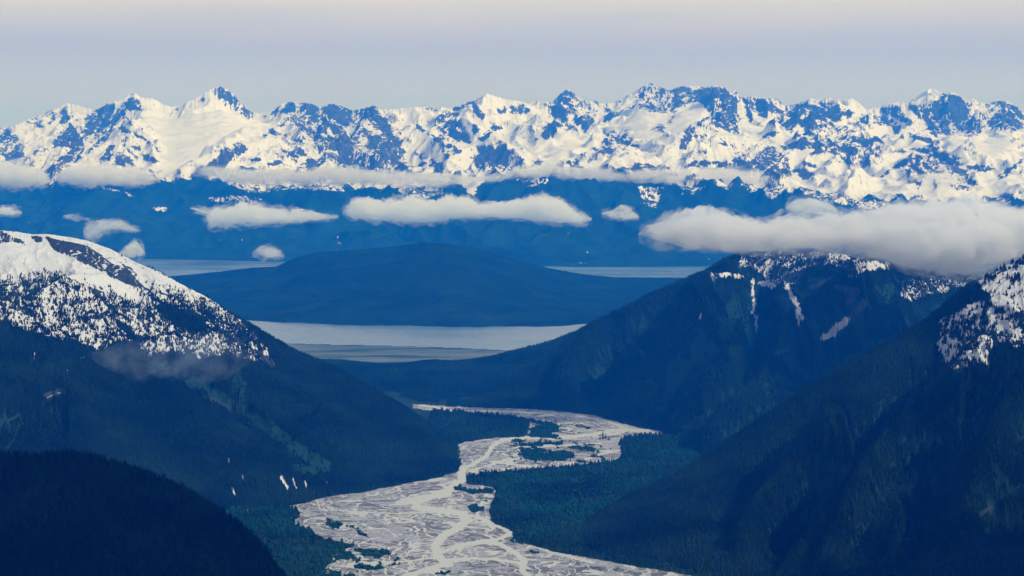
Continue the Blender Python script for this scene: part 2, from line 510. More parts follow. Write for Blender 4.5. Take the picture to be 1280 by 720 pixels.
for x0, p in ((420, [(215,420),(380,430),(390,470),(240,500)]), (420, [(430,405),(535,405),(490,480)]), (420, [(1090,440),(1180,440),(1150,520),(1110,510)]),
              (0, [(300,430),(440,450),(510,490),(430,462)]), (0, [(540,510),(620,515),(600,530),(560,528)]), (0, [(740,480),(900,470),(960,490),(780,500)]),
              (0, [(800,420),(1238,420),(1238,460),(1050,450),(900,470)]), (850, [(400,440),(600,470),(760,500),(700,530),(500,490)]),
              (850, [(0,440),(100,440),(80,460),(0,475)]), (850, [(280,440),(400,440),(330,490)]), (420, [(640,415),(770,410),(760,435),(690,440)])):
    fill(snow_m, crop(x0, 80, S3, p), 1 if p[0] == (430, 405) else .6)
for x0, pts, ww in ((0, [(870,630),(866,660)], 6), (0, [(1222,620),(1215,660)], 6), (0, [(100,560),(98,580)], 4), (0, [(130,530),(120,550)], 4), (420, [(810,640),(850,600)], 5),
                    (420, [(895,668),(900,680)], 8), (420, [(880,710),(905,718)], 8), (420, [(820,440),(850,490),(870,520)], 5), (850, [(98,690),(104,710)], 9), (420, [(5,620),(10,670)], 6), (420, [(660,480),(668,500)], 4)):
    stroke(snow_m, crop(x0, 80, S3, pts), ww / S3 * .55, .8)
white_m = blank()
for p in ([(592,130),(609,112),(640,120),(646,132),(612,142)], [(1130,128),(1164,104),(1176,116),(1160,138)], [(218,135),(262,108),(272,108),(262,128),(230,142)], [(84,124),(118,134),(100,146),(86,142)],
          [(486,132),(560,131),(560,150),(500,150)], [(1024,120),(1080,118),(1080,140),(1050,138)], [(1208,120),(1232,124),(1228,150),(1212,145)], [(802,112),(820,105),(826,120),(815,130)], [(178,118),(235,126),(225,160),(190,150)]):
    fill(white_m, p)
white_m = blur(white_m, 5)
rock_m = blur(rock_m, 1); mix_m = blur(mix_m, 8); smooth_m = blur(smooth_m, 10); snow_m = blur(snow_m, 2)

# ------------------------------------------------------------------ sea
mat_sea, N, L = new_mat("sea_water")
o_ = N.new("ShaderNodeOutputMaterial"); b_ = N.new("ShaderNodeBsdfPrincipled")
wn = noise_tex(N, L, 1 / 900.0, 5, .6, (.35, 1.6, 1))
L.new(mixc(N, L, maprange(N, L, wn, .3, .7), (.05, .14, .26), (.09, .20, .33)), b_.inputs['Base Color'])
b_.inputs['Roughness'].default_value = .2
b_.inputs['IOR'].default_value = 1.33; b_.inputs['Specular Tint'].default_value = (.72, .89, 1, 1)
L.new(maprange(N, L, wn, .35, .65, .20, .29), b_.inputs['Roughness'])
bp = N.new("ShaderNodeBump"); bp.inputs['Strength'].default_value = .25; bp.inputs['Distance'].default_value = 1.0
L.new(noise_tex(N, L, 1 / 22.0, 4, .6), bp.inputs['Height']); L.new(bp.outputs[0], b_.inputs['Normal'])
L.new(b_.outputs[0], o_.inputs[0])
R = 150000.0
sea = mesh_obj("sea", [(-R, -R, 0), (R, -R, 0), (R, R, 0), (-R, R, 0)], [(0, 1, 2, 3)], mat_sea)
tag(sea, "pale blue sheltered fjord water around the dark wooded island", "sea", kind='structure')

# ------------------------------------------------------------------ far snow range
SKY_FAR = [(-160,170),(-80,166),(0,160),(17,157),(38,148),(69,136),(83,129),(95,131),(115,137),(122,136),(135,129),(149,125),(158,120),(165,116),(171,118),(177,122),(186,122),(195,125),(205,131),(215,134),
           (229,129),(243,124),(252,119),(260,113),(270,110),(276,108),(282,110),(288,115),(294,119),(299,125),(306,134),(314,138),(323,142),(333,139),(342,137),(351,130),(357,129),(363,126),(372,129),(382,128),(392,130),
           (399,135),(408,131),(417,129),(430,134),(440,138),(451,136),(460,134),(467,131),(476,137),(489,137),(507,135),(522,134),(538,133),(552,134),(566,134),(580,129),(594,124),(602,120),(609,117),(618,120),(628,123),
           (638,125),(649,126),(660,130),(672,125),(675,128),(691,127),(698,120),(703,115),(708,112),(713,113),(719,118),(729,123),(734,129),(743,125),(750,129),(757,129),(767,129),(781,121),(788,117),(795,113),(802,108),(814,104),
           (825,108),(835,113),(843,110),(850,108),(860,108),(871,107),(880,109),(888,107),(904,108),(912,116),(919,112),(925,122),(940,120),(956,123),(972,123),(980,132),(988,132),(996,130),(1013,123),(1024,125),(1038,122),
           (1050,125),(1065,123),(1074,129),(1083,137),(1092,135),(1100,134),(1114,129),(1135,127),(1145,122),(1152,116),(1164,110),(1170,112),(1175,116),(1184,115),(1194,116),(1208,125),(1218,123),(1227,128),(1236,130),(1246,125),
           (1256,126),(1263,128),(1272,133),(1280,139),(1320,132),(1360,142),(1440,138)]
nA, nB, nC = Noise(3), Noise(7), Noise(12)
su, sv = curve_u(SKY_FAR)
ncol, nrow = 1500, 620
U = np.linspace(uv_of(-140, 170)[0], uv_of(1420, 170)[0], ncol)
vs = np.interp(U, su, sv)
jag = fbm(nA, U * 1500, U * 0 + 3.3, 4, .6)
vs = vs + jag * (2.6 / FPX) + fbm(nB, U * 5200, U * 0 + 1.3, 3, .6) * (1.5 / FPX)
shore = np.interp(U, *[np.array(a) for a in zip(*[(uv_of(p, 300)[0], Y_at(q)) for p, q in ((-140, 322), (0, 323), (180, 324), (330, 327), (600, 331), (720, 334), (800, 334), (900, 333), (1420, 330))])])
tt = np.concatenate([np.linspace(0, 1, nrow - 40) ** 0.95, np.linspace(1.01, 1.5, 40)])
Yc = 36500.0 + 900 * np.sin(U * 40)
Y = shore[None, :] + (Yc - shore)[None, :] * tt[:, None]
X = U[None, :] * Y
T = np.repeat(tt[:, None], ncol, 1)
crestz = CAMZ + vs * Yc
# smoothed crest so that jags stay local to the ridge
ks = 121
cz = np.convolve(np.pad(crestz, ks // 2, mode='edge'), np.ones(ks) / ks, mode='valid')
prof = np.where(T < .28, T / .28 * .36 * (0.75 + .25 * T / .28), .36 + (np.minimum(T, 1) - .28) / .72 * .64)
base = cz[None, :] * prof
behind = np.clip((T - 1) / .5, 0, 1)
base = base * (1 - behind * .6)
gx = X / 5200 + .35 * fbm(nB, X / 3000, Y / 3000, 3); gy = Y / 5200 + .35 * fbm(nC, X / 3000, Y / 3000, 3)
bpx, bpv = px_of(X, Y, base)
sm = look(smooth_m, bpx, bpv)
rg = ridged(nA, gx, gy, 8, .52) - .42
fine_r = ridged(nB, X / 900, Y / 1100, 5, .55) - .4
qx = X + 260 * fbm(nB, X / 1400, Y / 1400, 4); qy = Y + 300 * fbm(nC, X / 1400 + 7, Y / 1400, 4)
sp1 = 1 - np.abs(nC((qx + .38 * qy) / 1050, qy / 2900)) * 1.9
sp2 = 1 - np.abs(nB((qx - .45 * qy) / 620, qy / 1500)) * 1.9
sp3 = 1 - np.abs(nA((qx + .15 * qy) / 300, qy / 760)) * 1.9
spur = (sp1 - .45) * 210 + (sp2 - .45) * 150 * np.clip(sp1 + .3, 0, 1) + (sp3 - .45) * 84 * np.clip(sp2 + .3, 0, 1)
env = sstep(0, .12, T) * (1 - .55 * sstep(.9, 1, T))
Z = base + env * ((1 - .85 * sm) * (rg * 620 * (0.45 + .55 * sstep(.15, .5, T)) + fine_r * 70 * (.4 + .6 * sstep(.2, .4, T)) + spur * (.75 + .25 * sstep(.2, .4, T)) * (1 - .35 * sstep(.85, 1, T))) + sm * 30 * fbm(nC, X / 500, Y / 500, 4))
Z = np.maximum(Z, -5) * sstep(-.001, .01, T) - 3 * (T <= 0)
Z = fit_skyline(U, Y, Z, vs, 9, 2.0, T)
PX, PY = px_of(X, Y, Z)
wx = fbm(nB, X / 260, Y / 260 + Z / 160, 5, .7) * 8; wy = fbm(nC, X / 260, Y / 260 + Z / 160, 5, .7) * 7
rm = look(rock_m, PX + wx, PY + wy); mm = look(mix_m, PX, PY); snm = look(snow_m, PX + wx, PY + wy * .6)
gz = np.gradient(Z, axis=0) / np.gradient(Y, axis=0); gxx = np.gradient(Z, axis=1) / (np.gradient(X, axis=1))
slope = np.hypot(gz, gxx)
n_s = ridged(nC, X / 420 + .3 * wx, Y / 620 + .3 * wy, 5, .6)
lean = PX + .5 * PY
stk = 1 - np.abs(nB(lean / 7 + .5 * wx, PY / 22 + .4 * wy)) * 2.2
stk2 = 1 - np.abs(nC((PX - .6 * PY) / 4.5 + .4 * wx, PY / 13)) * 2.2
frag = sstep(.55, .9, stk) * .5 + sstep(.5, .85, stk2) * .35
Zb = blur(Z.astype(np.float64), 7); Zb2 = blur(Z.astype(np.float64), 2)
side = sstep(.18, .62, gxx + .28 * fbm(nB, X / 160, (Y + Z) / 200, 4, .7)) + .55 * sstep(.45, .95, -gxx + .3 * fbm(nC, X / 160, (Y + Z) / 200, 4, .7))
crest_rock = sstep(9, 26, (Z - Zb) * (1 + .8 * fbm(nB, X / 300, Y / 300, 4, .7)) + 8 * fbm(nC, X / 200 + 4, Y / 200, 4, .7)) * sstep(.30, .6, T) + .6 * sstep(3, 9, Zb2 - Z)
flk = sstep(.38, .7, fbm(nA, X / 120 + wx * .3, (Y + 2 * Z) / 150, 4, .7) * 1.6 + .25 * fbm(nB, X / 900, Y / 900, 3))
wh = look(white_m, PX, PY)
bias = np.clip(rm + .5 * mm, 0, 1)
snow = 0.95 - .34 * rm * (1 - .6 * frag) - side * (.06 + .74 * bias) * (1 - .9 * sm) * (1 - .7 * wh) - .28 * rm * (stk2 < .5) - .4 * flk * (1 - sm) * (1 - wh) - .22 * crest_rock * (1 - sm) * (1 - look(white_m, PX, PY)) * (.35 + .65 * sstep(-.15, .2, fbm(nA, X / 1500, Y / 1500, 3))) - mm * .5 * sstep(.36, .58, n_s) * (1 - .3 * sm) - .55 * sstep(.62, .85, n_s) * (1 - sm) * .8 - .25 * sstep(.7, 1.3, slope) * (1 - sm)
sl_u, sl_v = zip(*[(uv_of(p, 200)[0], q) for p, q in ((-140, 232), (0, 229), (100, 230), (190, 226), (250, 222), (300, 232), (420, 233), (500, 236), (570, 236), (590, 232), (640, 222), (700, 219), (800, 222), (850, 230), (950, 238), (1020, 246), (1100, 252), (1280, 250), (1420, 250))])
line = np.interp(U, sl_u, sl_v)[None, :] - 1 + 16 * fbm(nA, X / 800, (Y + Z) / 700, 6, .72) + 5 * (stk * .5 + stk2 * .4 - .5) + np.clip(-(Z - Zb) / 5.5, -16, 16)
low = sstep(-3, 3, PY - line)
snow = (snow - .3 * sstep(-22, 0, PY - line) * (stk2 > .3)) * (1 - low) + low * (snm * .95)
snow = np.where(snm > .85, np.maximum(snow, .85), np.where(low > .5, snm * (.25 + 1.1 * sstep(.25, .6, n_s) - .5 * flk + .5 * sstep(.4, .9, stk2)), snow))
rock = 1 - sstep(-5, 3, PY - line) * .9
meadow = .3 * sstep(.0, .5, fbm(nB, X / 900, Y / 900, 3))
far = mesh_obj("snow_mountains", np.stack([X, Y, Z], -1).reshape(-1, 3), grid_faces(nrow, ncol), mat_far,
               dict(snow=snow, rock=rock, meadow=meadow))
tag(far, "long jagged range of snow covered mountains and glaciers across the fjord", "mountains", kind='structure')

# ------------------------------------------------------------------ generic hill between a foot line and a crest line
def hill(name, sky_pts, foot_fn, crest_fn, back, noise_amp, wl, mat, attrs_fn, ncol, nrow, px0, px1, seed, label, prof_pow=1.0, jagpx=1.2,
         shape=None, nback=60, power=1.5, skyfit=True, green=.75):
    n1, n2 = Noise(seed), Noise(seed + 50)
    su, sv = curve_u(sky_pts)
    U = np.linspace(uv_of(px0, 400)[0], uv_of(px1, 400)[0], ncol)
    vs = np.interp(U, su, sv) + fbm(n1, U * 900, U * 0 + .7, 4, .6) * (jagpx / FPX)
    pxc = 640 + FPX * U * 1.0
    Yf = foot_fn(pxc); Yk = crest_fn(pxc)
    tf = np.linspace(0, 1, nrow - nback)
    tb = 1 + np.linspace(0, 1, nback + 1)[1:]
    T = np.concatenate([tf, tb])
    Y = np.where(T[:, None] <= 1, Yf[None, :] + (Yk - Yf)[None, :] * T[:, None], Yk[None, :] + back * (T[:, None] - 1))
    X = U[None, :] * Y
    zc = np.maximum(CAMZ + vs * Yk, 4)
    ks = 61
    zcs = np.convolve(np.pad(zc, ks // 2, mode='edge'), np.ones(ks) / ks, mode='valid')
    TT = np.repeat(T[:, None], ncol, 1)
    pr = np.where(TT <= 1, np.minimum(TT, 1) ** prof_pow, np.clip(1 - (TT - 1) ** 1.3, -.02, 1))
    Z = zcs[None, :] * pr
    env = np.sin(np.pi * np.clip(TT, 0, 1)) ** .7 * .9 + .1 * sstep(0, .1, TT)
    gx = X / wl + .3 * fbm(n2, X / wl * 1.5, Y / wl * 1.5, 3); gy = Y / (wl * 1.6)
    hs = np.clip(zcs / 500, .08, 1)[None, :]
    Z = Z + env * hs * noise_amp * (ridged(n1, gx, gy, 7, .5) - .4)
    if shape is not None:
        bx, by = px_of(X, Y, Z)
        Z = Z + shape(bx, by, X, Y, TT) * env * 1.0
    if skyfit:
        Z = fit_skyline(U, Y, Z, vs, 8, power, TT)
    Z = Z - 8 * np.exp(-np.maximum(Z, 0) / 14) - 30 * sstep(1.02, 1.4, TT)
    Z[0] = -6
    PX, PY = px_of(X, Y, Z)
    A = attrs_fn(X, Y, Z, PX, PY, TT, n1, n2)
    conc = sstep(1.5, 9, (blur(Z, 9) - Z) + 5 * fbm(n2, X / 240, Y / 240, 4, .6) - 1) * sstep(20, 60, Z)
    A['meadow'] = np.clip(A['meadow'] + green * conc, 0, 1)
    if 'dens' in A: A['dens'] = A['dens'] * (1 - .75 * green * conc)
    o = mesh_obj(name, np.stack([X, Y, Z], -1).reshape(-1, 3), grid_faces(nrow, ncol), mat, {k: A[k] for k in ('snow', 'rock', 'meadow')})
    tag(o, label, "mountain", kind='structure')
    # what can be seen of it (with some margin), for planting
    V = (Z - CAMZ) / Y
    rmx = np.maximum.accumulate(V, 0)
    vis = V >= rmx - 10.0 / Y
    A.update(X=X, Y=Y, Z=Z, PX=PX, PY=PY, vis=vis)
    return A


TREE_V = None


def tree_template(kind):
    """unit conifer (height 1): two ragged tiers; broadleaf: low faceted lump"""
    vs_, fs_ = [], []
    if kind == 'conifer':
        for (z0, z1, r) in ((.10, .72, .26), (.42, 1.0, .17)):
            k = len(vs_)
            for j in range(5):
                a = j * 2 * math.pi / 5 + z0 * 2
                rr = r * (1 + .25 * math.sin(j * 2.4 + z0 * 9))
                vs_.append((rr * math.cos(a), rr * math.sin(a), z0 + .05 * math.sin(j * 3.1)))
            vs_.append((0, 0, z1))
            for j in range(5):
                fs_.append((k + j, k + (j + 1) % 5, k + 5))
    else:
        k = 0
        for (z, r) in ((.12, .30), (.5, .42), (.82, .25)):
            for j in range(5):
                a = j * 2 * math.pi / 5 + z * 3
                rr = r * (1 + .25 * math.sin(j * 2.4 + z * 9))
                vs_.append((rr * math.cos(a), rr * math.sin(a), z + .06 * math.sin(j * 3.1 + z)))
        vs_.append((0, 0, 1))
        for t_ in (0, 5):
            for j in range(5):
                a0, a1, b0, b1 = t_ + j, t_ + (j + 1) % 5, t_ + 5 + j, t_ + 5 + (j + 1) % 5
                fs_ += [(a0, a1, b1), (a0, b1, b0)]
        for j in range(5):
            fs_.append((10 + j, 10 + (j + 1) % 5, 15))
    return np.array(vs_, np.float32), np.array(fs_, np.int32)


NST = Noise(777)
CON, BRO = tree_template('conifer'), tree_template('broad')


def plant(name, P, hgt, leafy, rng, label, kind='conifer', wide=1.0):
    tv, tf = CON if kind == 'conifer' else BRO
    n = len(P)
    a = rng.rand(n) * 6.283
    s = hgt * (.5 + 1.05 * rng.rand(n) ** 1.7)
    ws = s * (.8 + .5 * rng.rand(n)) * wide
    ca, sa = np.cos(a) * ws, np.sin(a) * ws
    V = np.empty((n, len(tv), 3), np.float32)
    V[:, :, 0] = P[:, 0:1] + ca[:, None] * tv[None, :, 0] - sa[:, None] * tv[None, :, 1]
    V[:, :, 1] = P[:, 1:2] + sa[:, None] * tv[None, :, 0] + ca[:, None] * tv[None, :, 1]
    V[:, :, 2] = P[:, 2:3] - 1.0 + s[:, None] * tv[None, :, 2]
    F = (tf[None] + (np.arange(n) * len(tv))[:, None, None]).reshape(-1, 3)
    st = np.clip(.5 + 1.5 * fbm(NST, P[:, 0] / 420, P[:, 1] / 420 + P[:, 2] / 300, 4, .6), 0, 1)
    tint = np.repeat((.45 * rng.rand(n) ** 1.5 + .75 * st ** 1.6)[:, None], len(tv), 1)
    lf = np.repeat(np.broadcast_to(leafy, (n,))[:, None], len(tv), 1)
    o = mesh_obj(name, V.reshape(-1, 3), F, mt_tree, dict(tint=tint, leafy=lf), smooth=False)
    return tag(o, label, "forest", kind='stuff')


def scatter(A, dens, count, rng):
    X, Y, Z = A['X'], A['Y'], A['Z']
    ar = np.abs(np.diff(X, axis=1)[:-1] * np.diff(Y, axis=0)[:, :-1])
    w_ = (ar * dens[:-1, :-1] * A['vis'][:-1, :-1]).ravel()
    inside = ((A['PX'] > -60) & (A['PX'] < 1340) & (A['PY'] < 770))[:-1, :-1].ravel()
    w_ = w_ * inside
    c = np.cumsum(w_)
    idx = np.searchsorted(c, rng.rand(count) * c[-1])
    idx = np.minimum(idx, len(w_) - 1)
    nc = X.shape[1] - 1
    r, q = idx // nc, idx % nc
    fr, fq = rng.rand(count), rng.rand(count)

    def bl(M):
        return M[r, q] * (1 - fr) * (1 - fq) + M[r + 1, q] * fr * (1 - fq) + M[r, q + 1] * (1 - fr) * fq + M[r + 1, q + 1] * fr * fq
    print(name_dbg, 'planted area km2', (w_ > 0).sum() and (ar.ravel()[w_ > 0].sum() / 1e6), 'eff', w_.sum() / 1e6)
    return np.stack([bl(X), bl(Y), bl(Z)], -1), (r, q)


def ipx(pts):
    p = np.array(pts, float)
    return lambda x: np.interp(x, p[:, 0], p[:, 1])


rng = np.random.RandomState(5)

# ------------------------------------------------------------------ island in the fjord
SKY_ISL = [(100,352),(170,350),(215,345),(250,342),(285,338),(310,335),(345,333),(370,322),(395,315),(430,313),(470,310),(500,307),(530,303),(560,305),(590,308),(620,317),(650,326),(690,336),(730,343),(770,346.5),(850,347),(900,347.5),(960,349)]


def isl_attrs(X, Y, Z, PX, PY, T, n1, n2):
    md = .35 + .5 * fbm(n2, X / 500, Y / 500, 4)
    return dict(snow=np.zeros_like(X), rock=sstep(30, 5, Z) * .4, meadow=np.clip(md, 0, .55))


foot_isl = ipx([(100, Y_at(396)), (300, Y_at(400)), (330, Y_at(402)), (400, Y_at(405.5)), (500, Y_at(407.5)), (600, Y_at(409)), (700, Y_at(408.5)), (760, Y_at(406)), (900, Y_at(398)), (960, Y_at(392))])
crest_isl = ipx([(100, 18600), (300, 18700), (560, 18400), (760, 19200), (960, 19600)])
island_w = lambda x: foot_isl(x) + 30 * np.sin(x / 19.0) + 12 * np.sin(x / 5.7)
hill("wooded_island", SKY_ISL, island_w, crest_isl, 900, 200, 2300, mat_isl, isl_attrs, 900, 330, 100, 960, 21,
     "long dark wooded island lying in the fjord", prof_pow=.8, jagpx=1.0, green=.3)

# ------------------------------------------------------------------ left mountain
e_snow = blank(); e_rock = blank(); e_meadow = blank(); e_dark = blank(); e_tree = blank(); e_clear = blank()
fill(e_snow, [(-100,270),(0,280),(110,292),(200,334),(262,368),(300,398),(330,430),(340,445),(315,452),(285,440),(255,448),(215,438),(190,445),(160,425),(120,438),(95,425),(60,418),(30,412),(0,400),(-100,395)])
S4 = 4.0
for p in ([(0,30),(60,60),(130,90),(110,100),(40,90),(0,95)], [(150,60),(210,65),(220,90),(180,90)],
          [(230,65),(330,85),(440,110),(500,150),(560,200),(640,230),(700,290),(760,340),(680,320),(600,290),(540,260),(480,220),(410,190),(330,160),(270,130),(240,90)],
          [(600,190),(660,220),(690,260),(640,240)], [(60,310),(100,310),(90,370),(60,360)], [(440,310),(520,340),(540,380),(470,350)]):
    fill(e_rock, crop(0, 280, S4, p))
for p in ([(760,400),(860,420),(1000,480),(1040,530),(960,540),(860,500),(820,460)], [(720,360),(780,370),(1000,470),(900,440)], [(550,450),(640,500),(720,600),(660,600),(580,500)]):
    fill(e_dark, crop(0, 280, S4, p))
fill(e_tree, [(-100,350),(0,352),(60,345),(110,350),(150,358),(180,375),(200,392),(182,378),(175,360),(200,362),(250,378),(300,400),(345,440),(300,470),(-100,470)])
fill(e_clear, crop(0, 280, S4, [(150,110),(240,100),(420,200),(560,270),(680,330),(730,390),(690,410),(560,340),(400,290),(250,210),(60,160),(0,130),(0,100)]))
for pts, ww, v_ in (([(240,478),(300,512),(345,540),(372,562),(405,582)], 14, 1), ([(300,470),(300,500)], 16, .6), ([(0,528),(20,535)], 16, .5), ([(370,585),(392,590)], 12, .8)):
    stroke(e_meadow, pts, ww, v_)
stroke(e_rock, [(326,442),(340,455)], 10, .7); stroke(e_rock, [(255,495),(285,508)], 5, .8)
for pts, ww in (([(84,452),(85,468)], 2.5), ([(100,447),(108,446)], 3), ([(44,440),(42,450)], 2), ([(70,490),(76,492)], 2.5), ([(54,499),(66,497)], 2), ([(222,425),(230,435)], 3)):
    stroke(e_snow, pts, ww)
for pts, ww in (([(352,596),(360,610)], 6), ([(366,598),(370,612)], 3), ([(381,600),(382,610)], 3), ([(290,610),(294,620)], 4), ([(304,594),(304,600)], 3), ([(405,598),(409,606)], 2.5), ([(285,573),(286,578)], 2), ([(60,495),(78,490)], 10)):
    stroke(e_rock, pts, ww)
e_snow = blur(e_snow, 13)
e_pale = blank()
for pts, ww in (([(352,597),(360,611)], 4.5), ([(366,598),(371,612)], 2.2), ([(381,600),(383,610)], 2.2), ([(290,610),(294,620)], 2.5), ([(405,598),(409,606)], 1.8), ([(84,453),(85,468)], 2.2), ([(100,448),(108,446)], 2.4),
                ([(44,440),(42,450)], 1.6), ([(70,490),(76,492)], 2), ([(285,573),(286,578)], 1.6), ([(304,594),(304,600)], 1.8), ([(58,498),(66,494)], 1.6)):
    stroke(e_pale, pts, ww)
e_pale = blur(e_pale, 1); e_rock = blur(e_rock, 1); e_meadow = blur(e_meadow, 5); e_dark = blur(e_dark, 4); e_tree = blur(e_tree, 22); e_clear = blur(e_clear, 5)
SKY_E = [(-160,276),(-60,283),(0,288),(20,289.5),(40,293),(60,292.5),(90,297),(110,301),(140,312),(170,328),(200,340),(230,357),(260,372),(290,392),(320,410),(345,425),(370,440),(400,452),(430,465),(460,483),(490,500),(515,516),(535,530),(552,548),(566,562),(574,575),(577,584),(580,588)]
foot_E = ipx([(-160, 6500), (0, 6700), (150, 7100), (270, Y_at(646)), (330, Y_at(638)), (400, Y_at(628)), (430, Y_at(622)), (480, Y_at(614)), (520, Y_at(607)), (550, Y_at(599)), (566, Y_at(593)), (576, Y_at(587)), (580, Y_at(586))])
crest_E = ipx([(-160, 9300), (0, 9300), (320, 9350), (400, 9250), (500, 9050), (550, 8900), (570, 8780), (580, 8640)])


def e_attrs(X, Y, Z, PX, PY, T, n1, n2):
    wx = fbm(n1, X / 90, (Y + Z) / 90, 4, .6) * 5; wy = fbm(n2, X / 90, (Y + Z) / 90, 4, .6) * 4
    sn = look(e_snow, PX + wx, PY + wy)
    rk = look(e_rock, PX + wx * .5, PY + wy * .5)
    dk = look(e_dark, PX + wx, PY + wy)
    cl = look(e_clear, PX + wx, PY + wy)
    nn = ridged(n2, X / 110, Y / 170, 5, .6)
    tr = look(e_tree, PX, PY)
    gull = 1 - np.abs(n1((PX + .2 * PY) / 9 + .3 * wx, PY / 40)) * 2.2
    snow = sn * (1.0 - .9 * rk * (1 - .5 * sstep(.75, .95, gull))) - .9 * dk - .5 * sstep(.35, .7, nn) * (.25 + tr) * (1 - cl) - .42 * (fbm(n2, X / 32, (Y + Z) / 60, 4, .75) > .06) * (1 - .75 * cl) - .25 * sstep(190, 300, PX) * sstep(.2, .7, fbm(n1, (X + Y * .3) / 60, (Y + Z) / 90, 4, .7) + .45)
    rock = np.clip(rk + .6 * sn * (1 - tr), 0, 1)
    md = look(e_meadow, PX + wx * 1.5, PY + wy * 1.5)
    dens = np.clip(1 - sn * 1.0, 0, 1)
    patch = .5 + 2.0 * fbm(n1, X / 75 + Y / 400, Y / 200, 5, .75) + .35 * sstep(170, 260, PX)
    dens = np.maximum(dens, sn * np.clip(tr * 1.15, 0, 1) ** 1.5 * np.clip(patch, .03, 1.1) * .9)
    dens = np.maximum(dens, .95 * dk) * (1 - .95 * cl) * (1 - np.clip(rk * 1.2, 0, 1)) * (1 - np.clip(md * 1.3, 0, .93))
    snow = np.maximum(snow, look(e_pale, PX + wx * .5, PY + wy * .5) * .66) + .25 * sstep(.2, .6, sn) * (gull > .6) + .9 * fbm(n1, X / 45, (Y + Z) / 80, 4, .75) * sstep(.05, .4, sn) * sstep(1, .75, sn)
    return dict(snow=snow, rock=rock, meadow=md, dens=dens * sstep(4, 14, Z))


def e_shape(px, py, X, Y, T):
    m = look(blur_e_gully, px, py)
    cl = look(e_cliff, px, py)
    return -45 * m - 18 * cl


g_ = blank(); stroke(g_, [(200,455),(300,512),(405,585)], 26); stroke(g_, [(120,440),(180,520),(250,590)], 16, .6); stroke(g_, [(30,420),(60,500),(90,560)], 14, .6)
blur_e_gully = blur(g_, 14)
g_ = blank(); stroke(g_, crop(0, 280, S4, [(-100, 70), (120, 130), (260, 160), (420, 225), (560, 300), (720, 390)]), 14); e_cliff = blur(g_, 5)
E = hill("left_mountain", SKY_E, foot_E, crest_E, 900, 240, 760, mat_mtn, e_attrs, 1150, 620, -160, 580, 33,
         "left mountain with snowy upper slopes, a dark cliff band and dense forest below", prof_pow=.95, shape=e_shape, jagpx=.8, power=2.5)
name_dbg = 'E'
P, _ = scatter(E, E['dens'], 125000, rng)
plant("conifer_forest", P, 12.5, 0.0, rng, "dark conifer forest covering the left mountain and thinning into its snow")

# ------------------------------------------------------------------ right mountain
f_snow = blank(); f_rock = blank(); f_meadow = blank(); f_dens = blank()
S24 = 2.4
for p, v_ in (([(350,120),(480,118),(620,122),(800,150),(800,190),(740,190),(700,200),(620,170),(560,180),(520,230),(440,245),(410,200),(380,180),(340,180)], .62),
              ([(600,125),(660,130),(690,160),(620,150)], 1), ([(710,165),(780,165),(790,180),(720,190)], 1), ([(250,190),(290,195),(270,230)], .7), ([(665,200),(700,205),(700,215),(670,212)], 1),
              ([(830,215),(900,200),(1000,210),(1100,160),(1240,120),(1240,250),(1000,240),(860,280),(830,260)], .6)):
    fill(f_snow, crop(780, 260, S24, p), v_)
for pts, ww in (([(490,235),(510,270),(530,335)], 13), ([(385,210),(388,270),(396,370)], 6), ([(600,388),(640,360),(670,335)], 14), ([(290,200),(360,205)], 7), ([(228,315),(230,325)], 4), ([(410,225),(450,235)], 12)):
    stroke(f_snow, crop(780, 260, S24, pts), ww / S24 * 1.25, 1.35)
for pts, ww in (([(640,370),(700,310),(720,285)], 22), ([(450,440),(530,405)], 8), ([(50,430),(58,450)], 12), ([(295,460),(305,470)], 8), ([(640,240),(700,250),(670,280)], 20)):
    stroke(f_rock, crop(780, 260, S24, pts), ww / S24)
for p, v_ in (([(400,470),(410,400),(440,340),(560,330),(620,300),(700,310),(620,400),(520,430)], .55), ([(0,640),(60,610),(110,580),(150,600),(60,640)], .7), ([(700,420),(860,370),(700,480)], .35)):
    fill(f_meadow, crop(780, 260, S24, p), v_)
f_snow = blur(f_snow, 3); f_rock = blur(f_rock, 2); f_meadow = blur(f_meadow, 12)
SKY_F = [(380,452),(425,453),(450,456),(480,459),(505,458),(530,454),(545,453),(565,455),(590,453),(612,449),(640,441),(665,435),(690,428),(720,416),(740,405),(780,385),(820,365),(850,352),(880,340),(905,325),(930,315),(960,313),(1000,313),(1060,318),(1100,325),(1140,333),(1180,340),(1215,345),(1250,335),(1400,320)]
foot_F = ipx([(380, Y_at(500)), (500, Y_at(503)), (560, Y_at(506)), (650, Y_at(509)), (700, Y_at(511.5)), (740, Y_at(517)), (780, Y_at(526)), (810, Y_at(533)), (830, Y_at(538)), (850, Y_at(552)), (880, Y_at(570)), (950, 8500), (1100, 8300), (1400, 8100)])
crest_F = ipx([(380, 11900), (480, 12000), (600, 12050), (700, 12000), (930, 11600), (1100, 11300), (1400, 10800)])


